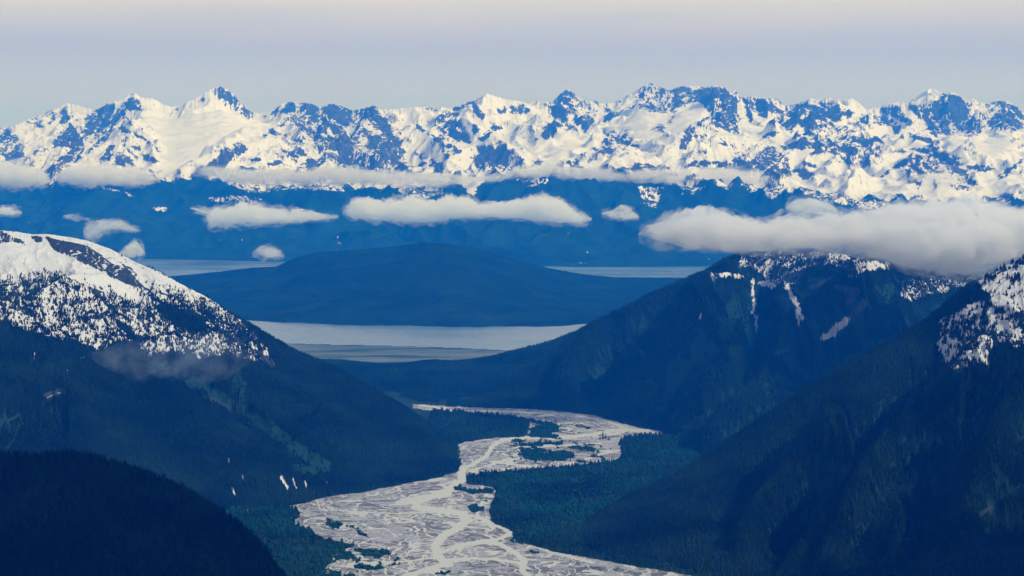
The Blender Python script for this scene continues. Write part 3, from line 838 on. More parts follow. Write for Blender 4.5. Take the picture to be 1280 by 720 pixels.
def f_attrs(X, Y, Z, PX, PY, T, n1, n2):
    wx = fbm(n1, X / 110, (Y + Z) / 110, 4, .6) * 7; wy = fbm(n2, X / 110, (Y + Z) / 110, 4, .6) * 5
    sn = look(f_snow, PX + wx, PY + wy)
    nn = ridged(n2, X / 150, Y / 230, 5, .6)
    rk = look(f_rock, PX + wx * .6, PY + wy * .6)
    sk = 1 - np.abs(n1((PX - .35 * PY) / 8 + .5 * wx, (PY + .25 * PX) / 20 + .4 * wy)) * 2.2
    snow = sn * 1.1 - .5 * sstep(.3, .7, nn) - .3 * sstep(.2, .8, sk) * (sn < .9)
    md = look(f_meadow, PX + 2 * wx, PY + 2 * wy) + .28 * sstep(.0, .5, fbm(n1, X / 700, Y / 900, 4, .6))
    dens = (1 - .8 * sn) * (1 - np.clip(md * 1.3 - .2, 0, .85)) * (1 - np.clip(rk * 1.3, 0, 1))
    return dict(snow=snow, rock=np.maximum(rk, sn * .8 + .15 * sstep(450, 800, Z)), meadow=md, dens=dens * sstep(3, 10, Z))


g_ = blank()
stroke(g_, [(945,345),(950,400),(955,450),(900,500),(850,545)], 34)
stroke(g_, [(1180,370),(1090,420),(980,470),(880,530)], 20, .6)
g_ = -g_
g2 = blank(); stroke(g2, [(930,318),(880,400),(830,470),(790,515)], 40); stroke(g2, [(1110,330),(1010,430),(940,490),(880,545)], 30, .9); stroke(g2, [(820,368),(740,440),(700,500)], 30, .7)
f_sh = blur(g_, 16) + blur(g2, 18)


def f_shape(px, py, X, Y, T):
    return 260 * look(f_sh, px, py)


Fm = hill("right_mountain", SKY_F, foot_F, crest_F, 1100, 430, 1050, mat_mtn, f_attrs, 1350, 520, 380, 1400, 47,
          "right mountain with snow patches on its cloud covered summit and forest on its flanks", prof_pow=.9, shape=f_shape, jagpx=.9, power=2.0)
name_dbg = 'F'
P, rq = scatter(Fm, Fm['dens'], 95000, rng)
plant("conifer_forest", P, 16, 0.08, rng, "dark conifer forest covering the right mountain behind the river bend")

# ------------------------------------------------------------------ near right ridge
g_snow = blank(); g_rock = blank(); g_meadow = blank()
for p, v_ in (([(1040,220),(1080,160),(1200,120),(1300,100),(1300,420),(1200,430),(1120,400),(1080,470),(980,490),(930,420),(950,350),(870,390),(900,350),(1000,300),(1100,260)], .66),
              ([(1100,180),(1300,110),(1300,330),(1120,300),(1060,240)], .8)):
    fill(g_snow, crop(780, 260, S24, p), v_ * .93)
for pts, ww in (([(1090,470),(1070,450),(1110,280),(1130,230)], 10), ([(950,370),(1000,330),(1060,290)], 8), ([(340,715),(370,695)], 7), ([(443,685),(455,668)], 6)):
    stroke(g_snow, crop(780, 260, S24, pts), ww / S24, 1.2)
S22 = 1280 / 580.0
for pts, ww in (([(650,475),(652,490)], 5), ([(800,460),(812,465)], 6), ([(710,365),(714,370)], 5), ([(950,520),(975,515)], 10), ([(1110,500),(1120,506)], 9), ([(1160,450),(1190,430)], 12), ([(1020,370),(1040,345)], 12),
                ([(655,265),(658,272)], 4), ([(880,380),(888,388)], 5), ([(525,290),(530,296)], 5)):
    stroke(g_rock, crop(700, 440, S22, pts), ww / S22)
for p, v_ in (([(980,240),(1040,180),(1090,120),(1085,170),(1050,200),(1000,260)], .7), ([(1000,400),(1030,330),(1060,330),(1040,400)], .55), ([(1100,590),(1140,550),(1150,600)], .5), ([(870,330),(860,300),(960,240),(1000,250)], .4),
              ([(560,250),(700,120),(860,60),(880,120),(760,180)], .3), ([(1050,360),(1200,380),(1260,480),(1180,600),(1060,480)], .35)):
    fill(g_meadow, crop(700, 440, S22, p), v_)
g_snow = blur(g_snow, 9); g_rock = blur(g_rock, 1); g_meadow = blur(g_meadow, 7)
SKY_G = [(560,690),(640,690),(690,674),(730,657),(780,632),(830,606),(870,580),(900,560),(930,540),(960,520),(1000,490),(1040,468),(1080,445),(1120,425),(1160,400),(1185,378),(1210,358),(1240,342),(1262,330),(1280,322),(1330,300),(1440,280)]
foot_G = ipx([(560, Y_at(676)), (640, Y_at(680)), (690, Y_at(691)), (760, Y_at(703)), (850, Y_at(717)), (950, 6300), (1280, 5500), (1440, 5200)])
crest_G = ipx([(560, Y_at(674)), (640, Y_at(678)), (690, 7080), (780, 7400), (900, 7700), (1100, 7950), (1280, 8000), (1440, 8000)])


def g_attrs(X, Y, Z, PX, PY, T, n1, n2):
    wx = fbm(n1, X / 80, (Y + Z) / 80, 4, .6) * 9; wy = fbm(n2, X / 80, (Y + Z) / 80, 4, .6) * 7
    sn = look(g_snow, PX + wx, PY + wy)
    nn = ridged(n2, X / 90, Y / 200, 5, .6)
    rk = look(g_rock, PX + wx * .3, PY + wy * .3)
    sk = 1 - np.abs(n1((PX + .8 * PY) / 22 + .35 * wx, (PY - .45 * PX) / 7 + .3 * wy)) * 2.2
    snow = sn * 1.3 + .35 * sstep(1160, 1290, PX) * sn - .4 * sstep(.28, .66, nn) - .6 * sstep(.8, .1, sk)
    md = look(g_meadow, PX + wx, PY + wy) + .2 * sstep(.1, .5, fbm(n1, X / 500, Y / 700, 4, .6))
    dens = (1 - .96 * sstep(.2, .5, snow)) * (1 - np.clip(md * 1.2 - .1, 0, .8)) * (1 - np.clip(rk * 1.4, 0, 1))
    return dict(snow=snow, rock=np.maximum(rk, sn * .9), meadow=md, dens=dens * sstep(3, 10, Z))


g_ = blank()
for pts, ww, v_ in (([(1180,440),(1120,500),(1060,560),(1010,630),(960,700)], 26, 1), ([(1240,470),(1180,560),(1150,640),(1120,720)], 26, .8), ([(1040,480),(980,560),(900,640)], 20, .5)):
    stroke(g_, pts, ww, v_)
g2 = blank()
for pts, ww, v_ in (([(1130,440),(1060,520),(1000,590),(930,680)], 26, .8), ([(1230,450),(1140,540),(1080,620),(1030,720)], 30, .9), ([(1280,500),(1230,600),(1200,720)], 30, .9)):
    stroke(g2, pts, ww, v_)
g_sh = blur(g2, 12) - blur(g_, 12)


def g_shape(px, py, X, Y, T):
    return 120 * look(g_sh, px, py)


G = hill("near_right_ridge", SKY_G, foot_G, crest_G, 900, 270, 620, mat_mtn, g_attrs, 1200, 600, 560, 1440, 61,
         "near right ridge of dark forest with broken snow at its top right", prof_pow=.95, shape=g_shape, jagpx=.9, power=2.0)
name_dbg = 'G'
P, _ = scatter(G, G['dens'], 120000, rng)
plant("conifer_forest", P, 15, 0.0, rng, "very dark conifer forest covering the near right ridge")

# ------------------------------------------------------------------ near left hill
SKY_H = [(-160,580),(0,572),(40,573),(80,570),(110,572),(150,584),(200,600),(240,620),(280,645),(310,668),(335,695),(352,720),(372,750),(400,800),(430,850)]
foot_H = ipx([(-160, 3300), (430, 3300)])
crest_H = ipx([(-160, 5200), (0, 5100), (200, 5000), (430, 4700)])


def h_attrs(X, Y, Z, PX, PY, T, n1, n2):
    md = .25 * sstep(.1, .5, fbm(n1, X / 300, Y / 300, 4, .6))
    return dict(snow=np.zeros_like(X), rock=np.zeros_like(X), meadow=md, dens=(PY < 780) * (1 - md))


Hh = hill("near_left_hill", SKY_H, foot_H, crest_H, 700, 190, 420, mat_mtn, h_attrs, 600, 420, -160, 430, 77,
          "rounded near left hill in the corner, covered in almost black forest", prof_pow=.75, jagpx=1.2, power=1.5)
name_dbg = 'H'
P, _ = scatter(Hh, Hh['dens'], 9500, rng)
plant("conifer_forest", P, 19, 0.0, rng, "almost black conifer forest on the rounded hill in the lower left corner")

# ------------------------------------------------------------------ valley floor and braided river
riv = blank()
fill(riv, [(516,505),(540,506.5),(560,508),(600,510),(650,511),(700,514),(740,519),(770,527),(800,535),(826,539),(826,542.5),(800,544),(782,546),(774,552),(776,560),(777,572),(762,577),(740,579),(700,584),(660,587),(640,588),(600,592),(585,594),(580,599),(584,606),(600,606),(614,610),(620,614),(617,622),(613,640),(612,650),(625,657),(640,664),(641,674),(660,681),(690,689),(750,700),(800,709),(850,717),(900,726),(1000,745),(1000,860),(300,860),(360,760),(395,722),(412,705),(420,690),(440,684),(442,680),(420,676),(400,672),(385,662),(372,656),(368,650),(375,645),(372,636),(345,632),(315,637),(300,641),(318,634),(345,630),(400,622),(450,616),(500,606),(545,598),(573,589),(576,578),(573,566),(570,556),(585,552),(620,547),(650,546),(659,542),(662,528),(650,521),(600,517),(570,514),(540,513.5),(516,510)])
veg = blank()
for p in ([(643,567),(651,562),(681,562),(683,567),(691,564),(712,563),(720,570),(707,575),(665,575)], [(659,538),(673,531),(699,532),(697,539),(681,544),(665,544)],
          [(643,555),(686,552),(704,552),(702,556),(660,558)], [(706,559),(730,557),(740,561),(725,563)], [(566,609),(577,607),(582,612),(612,611),(615,616),(592,617),(567,612)],
          [(655,524),(680,526),(700,531),(690,533),(665,528)], [(640,544),(700,543),(690,548)], [(722,532),(740,533),(735,536)]):
    fill(veg, p)
S53 = 1280 / 240.0
for p in ([(350,470),(520,460),(560,500),(480,520),(380,500)], [(330,560),(520,580),(500,600),(340,590)], [(200,500),(330,480),(320,520),(230,530)], [(140,250),(240,300),(230,340),(160,290)],
          [(60,560),(160,530),(150,600),(60,620)], [(150,600),(300,620),(200,660)], [(290,305),(440,360),(455,395),(300,320)], [(870,615),(960,612),(940,635)], [(1070,180),(1160,170),(1200,200),(1140,220)]):
    fill(veg, crop(380, 600, S53, p), .8)
for p in ([(700,580),(760,590),(750,591)], [(155,362),(300,400),(320,408),(200,385)], [(280,420),(380,450),(340,450)]):
    fill(veg, crop(600, 600, 1280 / 260.0, p), .9)
flat = blank()   # low woods on the flats: leafy, paler
fill(flat, [(640,590),(700,588),(780,575),(790,548),(840,548),(900,570),(880,600),(800,640),(720,665),(660,672),(640,660),(615,640),(625,610),(600,605)], 1)
fill(flat, [(260,640),(330,632),(372,640),(372,655),(400,672),(440,682),(420,690),(400,720),(380,760),(330,760),(300,690)], .9)
fill(flat, [(800,545),(850,548),(870,600),(800,600)], 1)
bare = blank()
fill(bare, [(380,600),(470,612),(500,604),(440,618),(400,625)], 0)
fill(bare, [(120,427),(373,430),(440,432),(500,433),(560,435),(620,437),(650,440),(640,446),(600,452),(520,452),(450,454),(420,453),(300,470),(100,470)], 1)
chan = blank()
S376 = 1280 / 340.0
for pts, ww, v_ in (([(290,395),(300,360),(360,330),(410,300),(430,260),(480,225),(600,212),(750,215),(900,200),(1000,180),(1200,183)], 17, 1), ([(430,330),(560,345),(700,358),(850,325),(950,290),(1030,275)], 9, 1),
                    ([(90,60),(250,88),(450,90),(600,95),(800,105),(950,130),(1050,165)], 8, .9), ([(340,370),(430,340),(520,310),(560,280),(640,258),(800,250),(950,240)], 8, .9)):
    stroke(chan, crop(500, 490, S376, pts), ww / S376 * 1.3, v_, .6)
for pts, ww, v_ in (([(575,585),(578,600),(560,612),(540,620),(520,630)], 10, 1), ([(500,628),(530,622),(560,618)], 12, .8), ([(520,634),(550,638),(578,642),(585,650),(573,660),(553,670),(544,682),(548,695),(560,706)], 11, 1),
                    ([(590,645),(612,652),(634,664),(650,676),(690,690),(740,703)], 6, .8), ([(560,704),(535,712),(500,722),(470,732)], 9, 1), ([(553,690),(575,682),(600,677),(625,680),(645,692),(656,702),(652,714),(668,724),(690,740)], 8, 1),
                    ([(560,700),(590,698),(620,699),(650,704)], 5, 1), ([(640,664),(630,672),(612,676)], 6, .8), ([(400,636),(440,640),(500,642),(550,640)], 3, .7), ([(395,622),(400,634)], 3, .6),
                    ([(440,700),(470,706),(520,700),(545,696)], 4, .7), ([(612,612),(606,622),(600,634),(596,645)], 4, .9)):
    stroke(chan, pts, ww, v_, .55)
scr = blank(); fill(scr, [(385,690),(440,684),(520,690),(500,706),(455,716),(400,745),(350,800),(330,800)]); fill(scr, [(640,545),(700,545),(770,560),(770,578),(700,582),(640,580),(630,560)], .7); fill(scr, [(590,612),(612,612),(612,640),(598,645)], .6); fill(scr, [(650,524),(740,528),(735,540),(660,545)], .6); fill(scr, [(690,694),(760,703),(850,720),(800,722),(720,712)], .55)
scr = blur(scr, 6)
riv_s = blur(riv, 1); veg = blur(veg, 1); flat = blur(flat, 6); bare_s = blur(bare, 3); chan = blur(chan, 1)

nV, nW, nQ = Noise(91), Noise(92), Noise(93)
pys = np.concatenate([np.linspace(425, 500, 90), np.linspace(500.4, 735, 620), np.linspace(735.4, 900, 240), np.linspace(905, 1500, 60)])
us = np.linspace(uv_of(-150, 500)[0], uv_of(1430, 500)[0], 1750)
us = np.concatenate([np.linspace(-1.1, us[0] - .002, 60), us, np.linspace(us[-1] + .002, 1.1, 60)])
Yr = Y_at(pys)[::-1]
Y = np.repeat(Yr[:, None], len(us), 1); X = us[None, :] * Y
Z = 3.0 + 1.2 * fbm(nV, X / 300, Y / 300, 3)
PX, PY = px_of(X, Y, Z)
wx = fbm(nV, X / 60, Y / 110, 4, .6) * 5; wy = fbm(nW, X / 60, Y / 110, 4, .6) * 2.0
rv = look(riv_s, PX + wx, PY + wy * .8)
scrub = sstep(.08, .3, fbm(nQ, X / 70, Y / 120, 5, .7) + .1) * look(scr, PX, PY)
vg = np.maximum(scrub, look(veg, PX + wx * 3.2 + 6 * fbm(nQ, X / 25, Y / 50, 3), PY + wy * 2.2))
ch = look(chan, PX + wx * .6, PY + wy * .6)
bar = look(bare_s, PX + wx, PY + wy * .5)
flt = look(flat, PX + wx * 2, PY + wy * 2)
# flow coordinates along the river
cl = [(480,506),(560,510),(650,514),(740,526),(800,540),(745,556),(690,552),(620,558),(584,575),(577,595),(540,618),(480,634),(520,642),(575,650),(600,664),(560,700),(560,760),(560,900)]
cx = np.array([uv_of(a, b)[0] * Y_at(b) for a, b in cl]); cy = np.array([Y_at(b) for a, b in cl])
best = np.full(X.shape, 1e12); S_ = np.zeros(X.shape); Tn = np.zeros(X.shape); acc = 0
for i in range(len(cx) - 1):
    dx, dy = cx[i + 1] - cx[i], cy[i + 1] - cy[i]; Ls = math.hypot(dx, dy)
    t = ((X - cx[i]) * dx + (Y - cy[i]) * dy) / Ls ** 2
    tc_ = np.clip(t, 0, 1)
    qx, qy = X - cx[i] - tc_ * dx, Y - cy[i] - tc_ * dy
    d = np.hypot(qx, qy); sg = np.sign(dx * (Y - cy[i]) - dy * (X - cx[i]))
    m_ = d < best
    best[m_] = d[m_]; S_[m_] = (acc + tc_ * Ls)[m_]; Tn[m_] = (d * sg)[m_]
    acc += Ls
wS = fbm(nW, X / 260, Y / 260, 3); wT = fbm(nQ, X / 200, Y / 200, 4)
ss, ts = S_ / 420 + .9 * wS, Tn / 55 + 2.6 * wT
br = 1 - np.abs(nV(ss, ts)) * 2.2
br2 = 1 - np.abs(nW(ss * 2.3 + 5, ts * 2.1)) * 2.2
br3 = 1 - np.abs(nQ(ss * 4.7 + 5, ts * 4.3)) * 2.2
# finer streaks lying across the view, as the old channels do on the bars
h1 = 1 - np.abs(nQ(X / 150 + wS * 1.5, Y / 60 + X / 150 + wT * 2.5)) * 2.2
h2 = 1 - np.abs(nV(X / 60 + wS * 2.5 + 7, Y / 34 + X / 90 + wT * 4)) * 2.2
zone = fbm(nQ, X / 340 + 9, Y / 340, 3)
water = np.clip(ch * 1.15 + 1.0 * sstep(.70, .9, br) + .7 * sstep(.76, .95, br2), 0, 1)
dark = np.clip(sstep(.55, .82, h1) * sstep(-.3, .1, zone) * 1.3 + sstep(.6, .9, h2) * .8 * sstep(-.1, .2, fbm(nW, X / 180, Y / 240 + 4, 3)) + sstep(.72, .93, br3) * .7, 0, 1.2) * (1 - sstep(.3, .7, ch))
edge = sstep(.98, .6, look(blur(riv, 8), PX, PY))
attrs = dict(water=water, dark=dark, veg=vg, edge=edge, bare=bar, flat=flt)

mat_riv, N, L = new_mat("braided_gravel")
o_ = N.new("ShaderNodeOutputMaterial"); b_ = N.new("ShaderNodeBsdfPrincipled")
n1 = noise_tex(N, L, 1 / 14., 6, .7, (1, .6, 1)); n2 = noise_tex(N, L, 1 / 70., 5, .6, (.6, 1.2, 1), 1.5)
g1 = mixc(N, L, maprange(N, L, n1, .35, .65), (.30, .31, .36), (.48, .49, .545))
g1 = mixc(N, L, math_(N, L, 'MULTIPLY', maprange(N, L, n2, .45, .62), .5), g1, (.27, .27, .30))
g1 = mixc(N, L, math_(N, L, 'MULTIPLY', attr(N, 'edge'), .6), g1, (.30, .31, .32))
g1 = mixc(N, L, maprange(N, L, math_(N, L, 'ADD', attr(N, 'dark'), math_(N, L, 'MULTIPLY', math_(N, L, 'SUBTRACT', n1, .5), .9)), .3, .7), g1, (.13, .135, .155))
wf = maprange(N, L, math_(N, L, 'ADD', attr(N, 'water'), math_(N, L, 'MULTIPLY', math_(N, L, 'SUBTRACT', n1, .5), .35)), .5, .68)
g1 = mixc(N, L, wf, g1, (.56, .58, .55))
vf = maprange(N, L, math_(N, L, 'ADD', attr(N, 'veg'), math_(N, L, 'MULTIPLY', math_(N, L, 'SUBTRACT', n1, .5), .8)), .4, .6)
g1 = mixc(N, L, vf, g1, (.02, .05, .04))
L.new(g1, b_.inputs['Base Color'])
b_.inputs['Specular IOR Level'].default_value = .3
L.new(maprange(N, L, wf, 0, 1, .9, .45, False), b_.inputs['Roughness'])
L.new(b_.outputs[0], o_.inputs[0])

mat_val, N, L = new_mat("valley_ground")
o_ = N.new("ShaderNodeOutputMaterial"); b_ = N.new("ShaderNodeBsdfPrincipled"); b_.inputs['Roughness'].default_value = .9
b_.inputs['Specular IOR Level'].default_value = 0
n1 = noise_tex(N, L, 1 / 60., 6, .65); n2 = noise_tex(N, L, 1 / 260., 4, .6, (.4, 1.5, 1))
g1 = mixc(N, L, maprange(N, L, n1, .35, .65), (.010, .030, .022), (.022, .055, .038))
fl = mixc(N, L, maprange(N, L, n2, .35, .65), (.04, .085, .085), (.15, .19, .175))
g1 = mixc(N, L, maprange(N, L, attr(N, 'bare'), .4, .6), g1, fl)
L.new(g1, b_.inputs['Base Color']); L.new(b_.outputs[0], o_.inputs[0])

F = grid_faces(*X.shape)
co = np.stack([X, Y, Z], -1).reshape(-1, 3)
rf = rv.ravel()[F].mean(1) > .5
v1, f1, a1 = compact(co, F[rf], {k: attrs[k] for k in ('water', 'dark', 'veg', 'edge')})
river = mesh_obj("braided_river", v1, f1, mat_riv, a1)
tag(river, "wide pale braided glacial river with gravel bars winding down the valley", "river", kind='structure')
# valley ground: everything that is not river and not open sea
sea_mask = blank(); fill(sea_mask, [(-200,300),(1480,300),(1480,425),(900,442),(640,438),(560,434.5),(500,432.5),(440,431.5),(373,429.5),(-200,427)])
sm_ = look(blur(sea_mask, 1), PX + wx * 2, PY + wy * .2)
lf = (~rf) & (sm_.ravel()[F].mean(1) < .5)
v1, f1, a1 = compact(co, F[lf], {k: attrs[k] for k in ('bare',)})
vf_ = mesh_obj("valley_floor", v1, f1, mat_val, a1)
tag(vf_, "flat wooded valley floor with tidal flats at the head of the fjord", "ground", kind='structure')

# woods on the flats and the islets of the river
dens = (1 - sstep(.35, .5, rv)) * (1 - sstep(.3, .5, bar)) * (1 - sstep(.2, .5, sm_)) * (.35 + .65 * sstep(-.2, .2, fbm(nV, X / 220, Y / 220, 4, .6)))
A = dict(X=X, Y=Y, Z=Z, PX=PX, PY=PY, vis=np.ones_like(X, bool) & (PY > 448) & (PX > 240) & (PX < 1000))
hide = blank()
fill(hide, [(-200,440),(576,440),(500,600),(250,640),(-200,900)]); fill(hide, [(1480,440),(900,440),(700,512),(640,511),(380,500),(380,440)]);
dens = dens * (1 - sstep(.4, .9, look(blur(hide, 4), PX, PY)) * ((PX < 560) | (PX > 900) | (PY < 500)))
name_dbg = 'valley'
P, (r, q) = scatter(A, dens, 60000, rng)
isleaf = rng.rand(len(P)) < (.1 + .62 * flt[r, q])
plant("broadleaf_woods", P[isleaf], 11, np.clip(.35 + .45 * rng.rand(isleaf.sum()) + 1.6 * fbm(NST, P[isleaf, 0] / 500, P[isleaf, 1] / 260, 3), 0, 1), rng, "teal green low woods on the flat valley floor beside the river", 'broad', 1.1)
plant("conifer_forest", P[~isleaf], 17, .15, rng, "dark spruces standing along the flat river banks")
dens = sstep(.55, .8, vg) * sstep(.5, .6, rv) * (.4 + .6 * sstep(-.1, .2, fbm(nV, X / 60, Y / 80, 3)))
A['vis'] = np.ones_like(X, bool) & (PX > 300)
name_dbg = 'islets'
P, (r, q) = scatter(A, dens, 5500, rng)
plant("islet_scrub", P, 7.0, .35 + .5 * rng.rand(len(P)), rng, "green scrub and small trees growing on the islets in the river", 'broad', 1.2)

# ------------------------------------------------------------------ the lone spruces on the gravel bar
mat_bark, N, L = new_mat("bark")
o_ = N.new("ShaderNodeOutputMaterial"); b_ = N.new("ShaderNodeBsdfPrincipled"); b_.inputs['Base Color'].default_value = (.06, .045, .035, 1); L.new(b_.outputs[0], o_.inputs[0])


def spruce(x, y, h, seed, label):
    r = np.random.RandomState(seed)
    root = bpy.data.objects.new("spruce_tree", None); COL.objects.link(root); root.location = (x, y, 3.0)
    tag(root, label, "tree", "lone spruces on the gravel bar")
    vs_, fs_ = [], []
    tiers = 9
    for k in range(tiers):
        z0 = h * (.08 + .84 * k / tiers); rad = h * .24 * (1 - k / tiers) ** .8 + .4
        nb = 11
        for j in range(nb):
            a = 6.283 * j / nb + r.rand() * .5; rr = rad * (.65 + .5 * r.rand()); dz = h * .05 * r.rand()
            i0 = len(vs_)
            vs_ += [(0, 0, z0 + h * .13), (rr * math.cos(a - .2), rr * math.sin(a - .2), z0 + dz), (rr * 1.15 * math.cos(a), rr * 1.15 * math.sin(a), z0 + dz - h * .02), (rr * math.cos(a + .2), rr * math.sin(a + .2), z0 + dz)]
            fs_ += [(i0, i0 + 1, i0 + 2), (i0, i0 + 2, i0 + 3)]
    n = len(vs_)
    mesh_obj("crown", np.array(vs_), np.array(fs_), mt_tree, dict(tint=np.full(n, .15), leafy=np.full(n, .05)), False, root)
    tv = [(h * .02 * math.cos(a), h * .02 * math.sin(a), 0) for a in np.arange(6) * 1.047] + [(h * .004 * math.cos(a), h * .004 * math.sin(a), h * .97) for a in np.arange(6) * 1.047]
    mesh_obj("trunk", np.array(tv), np.array([(j, (j + 1) % 6, 6 + (j + 1) % 6, 6 + j) for j in range(6)]), mat_bark, None, True, root)


yb = Y_at(550)
for i, (px_, py_, h, lab) in enumerate(((753.5, 549.5, 42, "tallest dark spruce of the small clump on the pale gravel bar"), (757, 549, 30, "middle spruce in the small clump on the gravel bar, right of the tallest"),
                                        (750, 550, 24, "low spruce at the left edge of the clump on the gravel bar"), (761, 550.5, 22, "short bushy spruce at the right end of the clump on the gravel bar"))):
    spruce(uv_of(px_, py_)[0] * Y_at(py_), Y_at(py_), h, 200 + i, lab)

# ------------------------------------------------------------------ clouds
def cloud_mat(name, dens, thr, scale, stretch=(1, 1, 1), rate=.2):
    m, N, L = new_mat(name)
    out = N.new("ShaderNodeOutputMaterial"); v = N.new("ShaderNodeVolumePrincipled")
    v.inputs['Color'].default_value = (.965, .979, 1, 1)
    for nm in ('Density Attribute', 'Color Attribute', 'Temperature Attribute'):
        if nm in v.inputs: v.inputs[nm].default_value = ""
    v.inputs['Anisotropy'].default_value = 0
    if name.startswith('mist'): v.inputs['Color'].default_value = (.58, .76, 1, 1)
    n = noise_tex(N, L, scale, 5, .62, stretch, .4)
    L.new(math_(N, L, 'MULTIPLY', maprange(N, L, n, thr - .07, thr + .13), dens), v.inputs['Density'])
    L.new(v.outputs[0], out.inputs['Volume'])
    m.cycles.volume_step_rate = rate
    m.cycles.volume_sampling = 'MULTIPLE_IMPORTANCE' if hasattr(m.cycles, 'volume_sampling') else 'DISTANCE'
    return m


cm_far = cloud_mat("cloud_far", .011, .47, 1 / 120., (1, 1, 1.6), .12)
cm_veil = cloud_mat("cloud_veil", .005, .47, 1 / 220., (.6, .6, 1.6), .12)
cm_near = cloud_mat("cloud_near", .014, .48, 1 / 140., (1, 1, 1.5), .07)
cm_mist = cloud_mat("mist_thin", .0012, .5, 1 / 90.)
cw_far = cloud_mat("cloud_wisps_far", .0042, .53, 1 / 110., (.8, .8, 1.3), .12)
cw_near = cloud_mat("cloud_wisps_near", .0050, .53, 1 / 80., (.8, .8, 1.2), .08)
WISPS = {"cloud_far": (cw_far, 5.0), "cloud_veil": (cw_far, 4.0), "cloud_near": (cw_near, 9.0)}


def cloud(top, bot, Yd, depth, mat, label, seed, lump=.32, parent=None, grow=0.0):
    """closed lumpy body between a traced upper and lower outline, with real depth"""
    n1, n2 = Noise(seed), Noise(seed + 9)
    x0 = min(top[0][0], bot[0][0]); x1 = max(top[-1][0], bot[-1][0])
    xm_ = (x0 + x1) / 2
    nc, nr_ = max(40, min(420, int((x1 - x0) / 1.3))), 56
    px = x0 + (x1 - x0) * (.5 - .5 * np.cos(np.pi * np.linspace(0.004, .996, nc)))
    yt = ipx(top)(px) - grow * (.6 + .4 * np.sin(px / 13.)) ; ybm = ipx(bot)(px) + grow * .8
    if grow: px = xm_ + (px - xm_) * (1 + 1.6 * grow / (x1 - x0))
    ut, vt = uv_of(px, yt); ub, vb = uv_of(px, ybm)
    zt, zb = CAMZ + vt * Yd, CAMZ + vb * Yd
    zc, hh = (zt + zb) / 2, np.maximum((zt - zb) / 2, 1)
    endf = np.clip(np.minimum(px - x0, x1 - px) / ((x1 - x0) * .12), 0, 1) ** .5
    dd = depth * (.35 + .65 * np.clip(hh / hh.max(), 0, 1)) * endf + 2
    ph = np.arange(nr_) * 2 * np.pi / nr_
    C, Sn = np.cos(ph), np.sin(ph)
    C = np.sign(C) * np.abs(C) ** 1.9
    Xc = ((ut + ub) / 2 * Yd)[:, None] + 0 * C[None]
    q = 1 / (hh.max() * 1.3)
    Yv = Yd + dd[:, None] * C[None]; Zv = zc[:, None] + hh[:, None] * Sn[None]
    nn = fbm(n1, Xc * q + C[None] * 1.1, Sn[None] * 1.1 + Xc * q * .3, 4, .55)
    nn2 = fbm(n2, Xc * q * 2.5 + C[None] * 2, Sn[None] * 2, 6, .68)
    bil = np.abs(n1(Xc * q * 4 + 3, Sn[None] * 2 + C[None] * 1.5)) + .5 * np.abs(n2(Xc * q * 9, Sn[None] * 4 + C[None] * 3))
    k = 1 + lump * 1.4 * nn + lump * 1.5 * nn2 + lump * 1.1 * (bil - .4) * sstep(-.4, .3, Sn[None])
    Yv = Yd + (Yv - Yd) * k; Zv = zc[:, None] + (Zv - zc[:, None]) * k
    Xv = Xc + hh[:, None] * .35 * nn2
    V = np.stack([Xv, Yv, Zv], -1).reshape(-1, 3)
    i = np.arange(nc)[:-1, None] * nr_; j = np.arange(nr_)[None]; j2 = (j + 1) % nr_
    Fq = np.stack([i + j, i + nr_ + j, i + nr_ + j2, i + j2], -1).reshape(-1, 4)
    tri = []
    cA, cB = len(V), len(V) + 1
    V = np.concatenate([V, [[Xv[0].mean(), Yv[0].mean(), Zv[0].mean()], [Xv[-1].mean(), Yv[-1].mean(), Zv[-1].mean()]]])
    for a in range(nr_):
        b2 = (a + 1) % nr_
        tri.append((cA, a, b2)); tri.append((cB, (nc - 1) * nr_ + b2, (nc - 1) * nr_ + a))
    me = bpy.data.meshes.new("cloud")
    cen = V.mean(0); V = V - cen
    me.from_pydata(V.tolist(), [], Fq.tolist() + tri); me.update()
    bm = bmesh.new(); bm.from_mesh(me); bmesh.ops.recalc_face_normals(bm, faces=bm.faces)
    if bm.calc_volume(signed=True) < 0: bmesh.ops.reverse_faces(bm, faces=bm.faces)
    bm.to_mesh(me); bm.free()
    me.materials.append(mat)
    o = bpy.data.objects.new("cloud" if parent is None else "wisps", me); COL.objects.link(o); o.location = cen
    if parent is not None:
        o.location = cen - np.array(parent.location); o.parent = parent
        return o
    if mat.name in WISPS:
        wm, gr = WISPS[mat.name]
        cloud(top, bot, Yd, depth * 1.15, wm, None, seed + 1000, .3, o, gr * min(1, (x1 - x0) / 120 + .35))
    return tag(o, label, "cloud", "clouds among the mountains")


